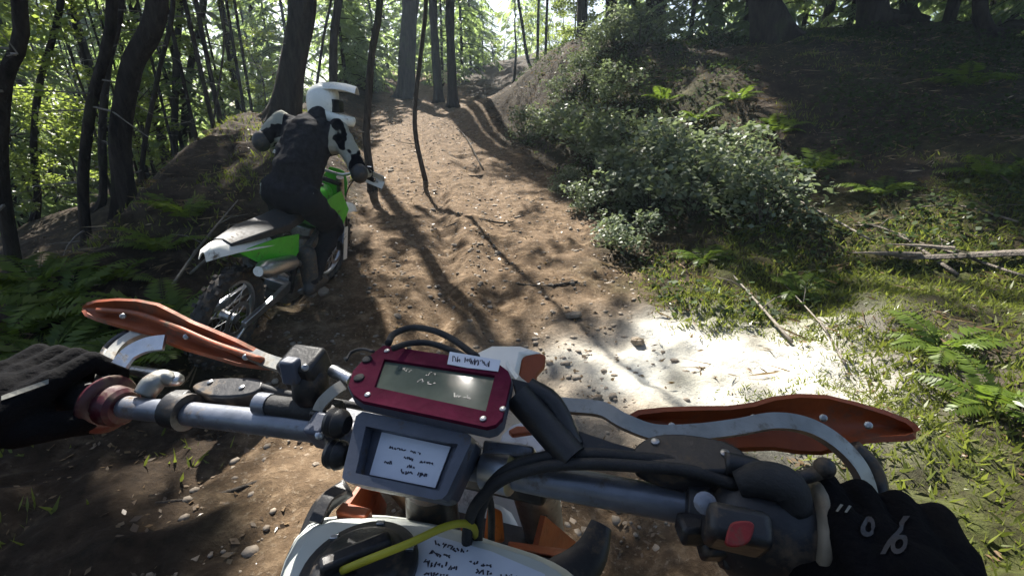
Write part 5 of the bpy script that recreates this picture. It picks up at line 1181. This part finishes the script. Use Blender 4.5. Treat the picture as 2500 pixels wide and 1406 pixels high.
# ------------------------------------------------------------------ the camera rider: gloves, arms, torso behind the lens
me_ = empty('person', V(-.08, -.3, 0.35), 'black gloved hands and sleeves of the camera rider holding the handlebar', 'person')
bdl = (gl1 - gl0).normalized(); bdr = (gr1 - gr0).normalized()
fwd_l = V(.1, .8, -.15); fwd_r = V(.3, .9, -.1)
def frame_for(ax_, f_):
    f_ = (f_ - ax_ * f_.dot(ax_)).normalized(); return f_, (ax_.cross(f_) if ax_.cross(f_).z > 0 else f_.cross(ax_)).normalized()
def tilt(f_, n_, a): return f_ * math.cos(a) + n_ * math.sin(a), n_ * math.cos(a) - f_ * math.sin(a)
gcl = gl0.lerp(gl1, .55); f1, n1_ = tilt(*frame_for(bdl, fwd_l), .25); mg = MB(); wl_ = hand(mg, gcl, bdl, f1, n1_, 1.0)
glove_l = body('glove', mg, 'cloth_black', me_, .0026, 3)
gcr = gr0.lerp(gr1, .58); f2, n2_ = tilt(*frame_for(bdr, fwd_r), .1); mg = MB(); wr_ = hand(mg, gcr, bdr, f2, n2_, .84)
glove_r = body('glove', mg, 'cloth_black', me_, .0026, 3)
arm = MB()
elb_l, elb_r = V(-.72, .10, 1.10), V(.50, -.06, 1.06); sl_, sr_ = V(-.24, -.24, 1.44), V(.20, -.26, 1.44)
for w_, el, sh in ((wl_, elb_l, sl_), (wr_, elb_r, sr_)): arm.capsule(w_, el, .038, .055); arm.capsule(el, sh, .055, .075)
arm.capsule(V(-.16, -.27, 1.42), V(.12, -.28, 1.42), .12, .12); arm.capsule(V(-.02, -.29, 1.38), V(-.06, -.42, 1.05), .16, .15); arm.capsule(V(-.06, -.42, 1.05), V(-.09, -.48, .92), .15, .15); arm.capsule(V(-.02, -.27, 1.45), V(-.01, -.22, 1.6), .07, .06); arm.ball(V(-.01, -.2, 1.72), .11)
for s in (-1, 1):
    hp = V(-.09, -.48, .90) - bl * s * .1; kn = V(-.09, -.22, .68) - bl * s * .2; ft = V(-.2, -.55, .35) - bl * s * .2
    arm.capsule(hp, kn, .1, .07); arm.capsule(kn, ft, .065, .05); arm.capsule(ft, ft + bf * .16 - V(0, 0, .02), .05, .04)
body('body', arm, 'cloth_black', me_, .012, 6, .01)
hl = MB().ball(V(-.01, -.2, 1.74), (.135, .155, .15), 20, 14).build('helmet', M['black'], me_, smooth=180)
MB().tube(cr([V(-.13, -.2, 1.68), V(-.1, -.08, 1.66), V(-.01, -.02, 1.65), V(.08, -.08, 1.66), V(.11, -.2, 1.68)], 4), .03, 8).build('chin_bar', M['black'], hl, smooth=180)
# glove prints laid onto the glove surface
from mathutils.bvhtree import BVHTree
M['print'] = surf('grey_glove_print', (0.035, 0.035, 0.04), 0.7, var=0.2, scale=80, bmp=0.1)
M['print_pale'] = surf('pale_glove_print', (0.16, 0.16, 0.14), 0.7, var=0.3, scale=80, bmp=0.1)
def lay(name, tris, mat, parent, target):
    dg = bpy.context.evaluated_depsgraph_get(); ev = target.evaluated_get(dg); me = ev.to_mesh(); mw = Matrix.Translation(wloc(target))
    bvh = BVHTree.FromPolygons([mw @ q.co for q in me.vertices], [tuple(q.vertices) for q in me.polygons]); ev.to_mesh_clear(); mb_ = MB()
    for t in tris:
        h = [bvh.ray_cast(Vector(CAM), Vector(ray(*q)).normalized()) for q in t]
        if all(x[0] is not None for x in h): mb_.add([x[0] + x[1] * .0012 for x in h], [tuple(range(len(t)))])
    if mb_.f: return mb_.build(name, M[mat], parent, smooth=0)
def rings_px(cu, cv, r0, r1, sl):
    out = []
    for i in range(16):
        a, b = 2 * math.pi * i / 16, 2 * math.pi * (i + 1) / 16; q = lambda an, r: (cu + math.cos(an) * r * .8 - sl * math.sin(an) * r, cv + math.sin(an) * r)
        out.append([q(a, r0), q(b, r0), q(b, r1), q(a, r1)])
    return out
slash = [[(2208 - 5.4 * i, 1262 + 8.5 * i), (2222 - 5.4 * i, 1262 + 8.5 * i), (2216.6 - 5.4 * i, 1270.5 + 8.5 * i), (2202.6 - 5.4 * i, 1270.5 + 8.5 * i)] for i in range(11)]
lay('glove_print', rings_px(2118, 1288, 12, 24, .2) + slash + rings_px(2196, 1332, 12, 24, .2), 'print', glove_r, glove_r)
lay('glove_print', [[(2042, 1250), (2052, 1234), (2058, 1236), (2048, 1252)], [(2060, 1252), (2070, 1236), (2076, 1238), (2066, 1254)]], 'print_pale', glove_r, glove_r)
lay('glove_strap', [[(5 + 19 * i, 968 - 7 * i), (24 + 19 * i, 961 - 7 * i), (24 + 19 * i, 972 - 7 * i), (5 + 19 * i, 979 - 7 * i)] for i in range(6)], 'print_pale', glove_l, glove_l)

# ------------------------------------------------------------------ added haze: bluish volume that lifts and cools the forest, echoing lens flare
hb = MB().box((0, 60, 8), (190, 170, 34)); hz_o = hb.build('haze', None, None, smooth=0); hz_o['kind'] = 'stuff'; tag(hz_o, 'thin bluish haze added to lift and cool the forest', 'haze')
m_, nt_, out_ = newmat('added_haze'); pv = nt_.nodes.new('ShaderNodeVolumePrincipled'); pv.inputs['Color'].default_value = (0.62, 0.8, 1.0, 1); pv.inputs['Density'].default_value = HAZE; pv.inputs['Anisotropy'].default_value = 0.35
nt_.links.new(pv.outputs[0], out_.inputs['Volume']); hz_o.data.materials.append(m_)
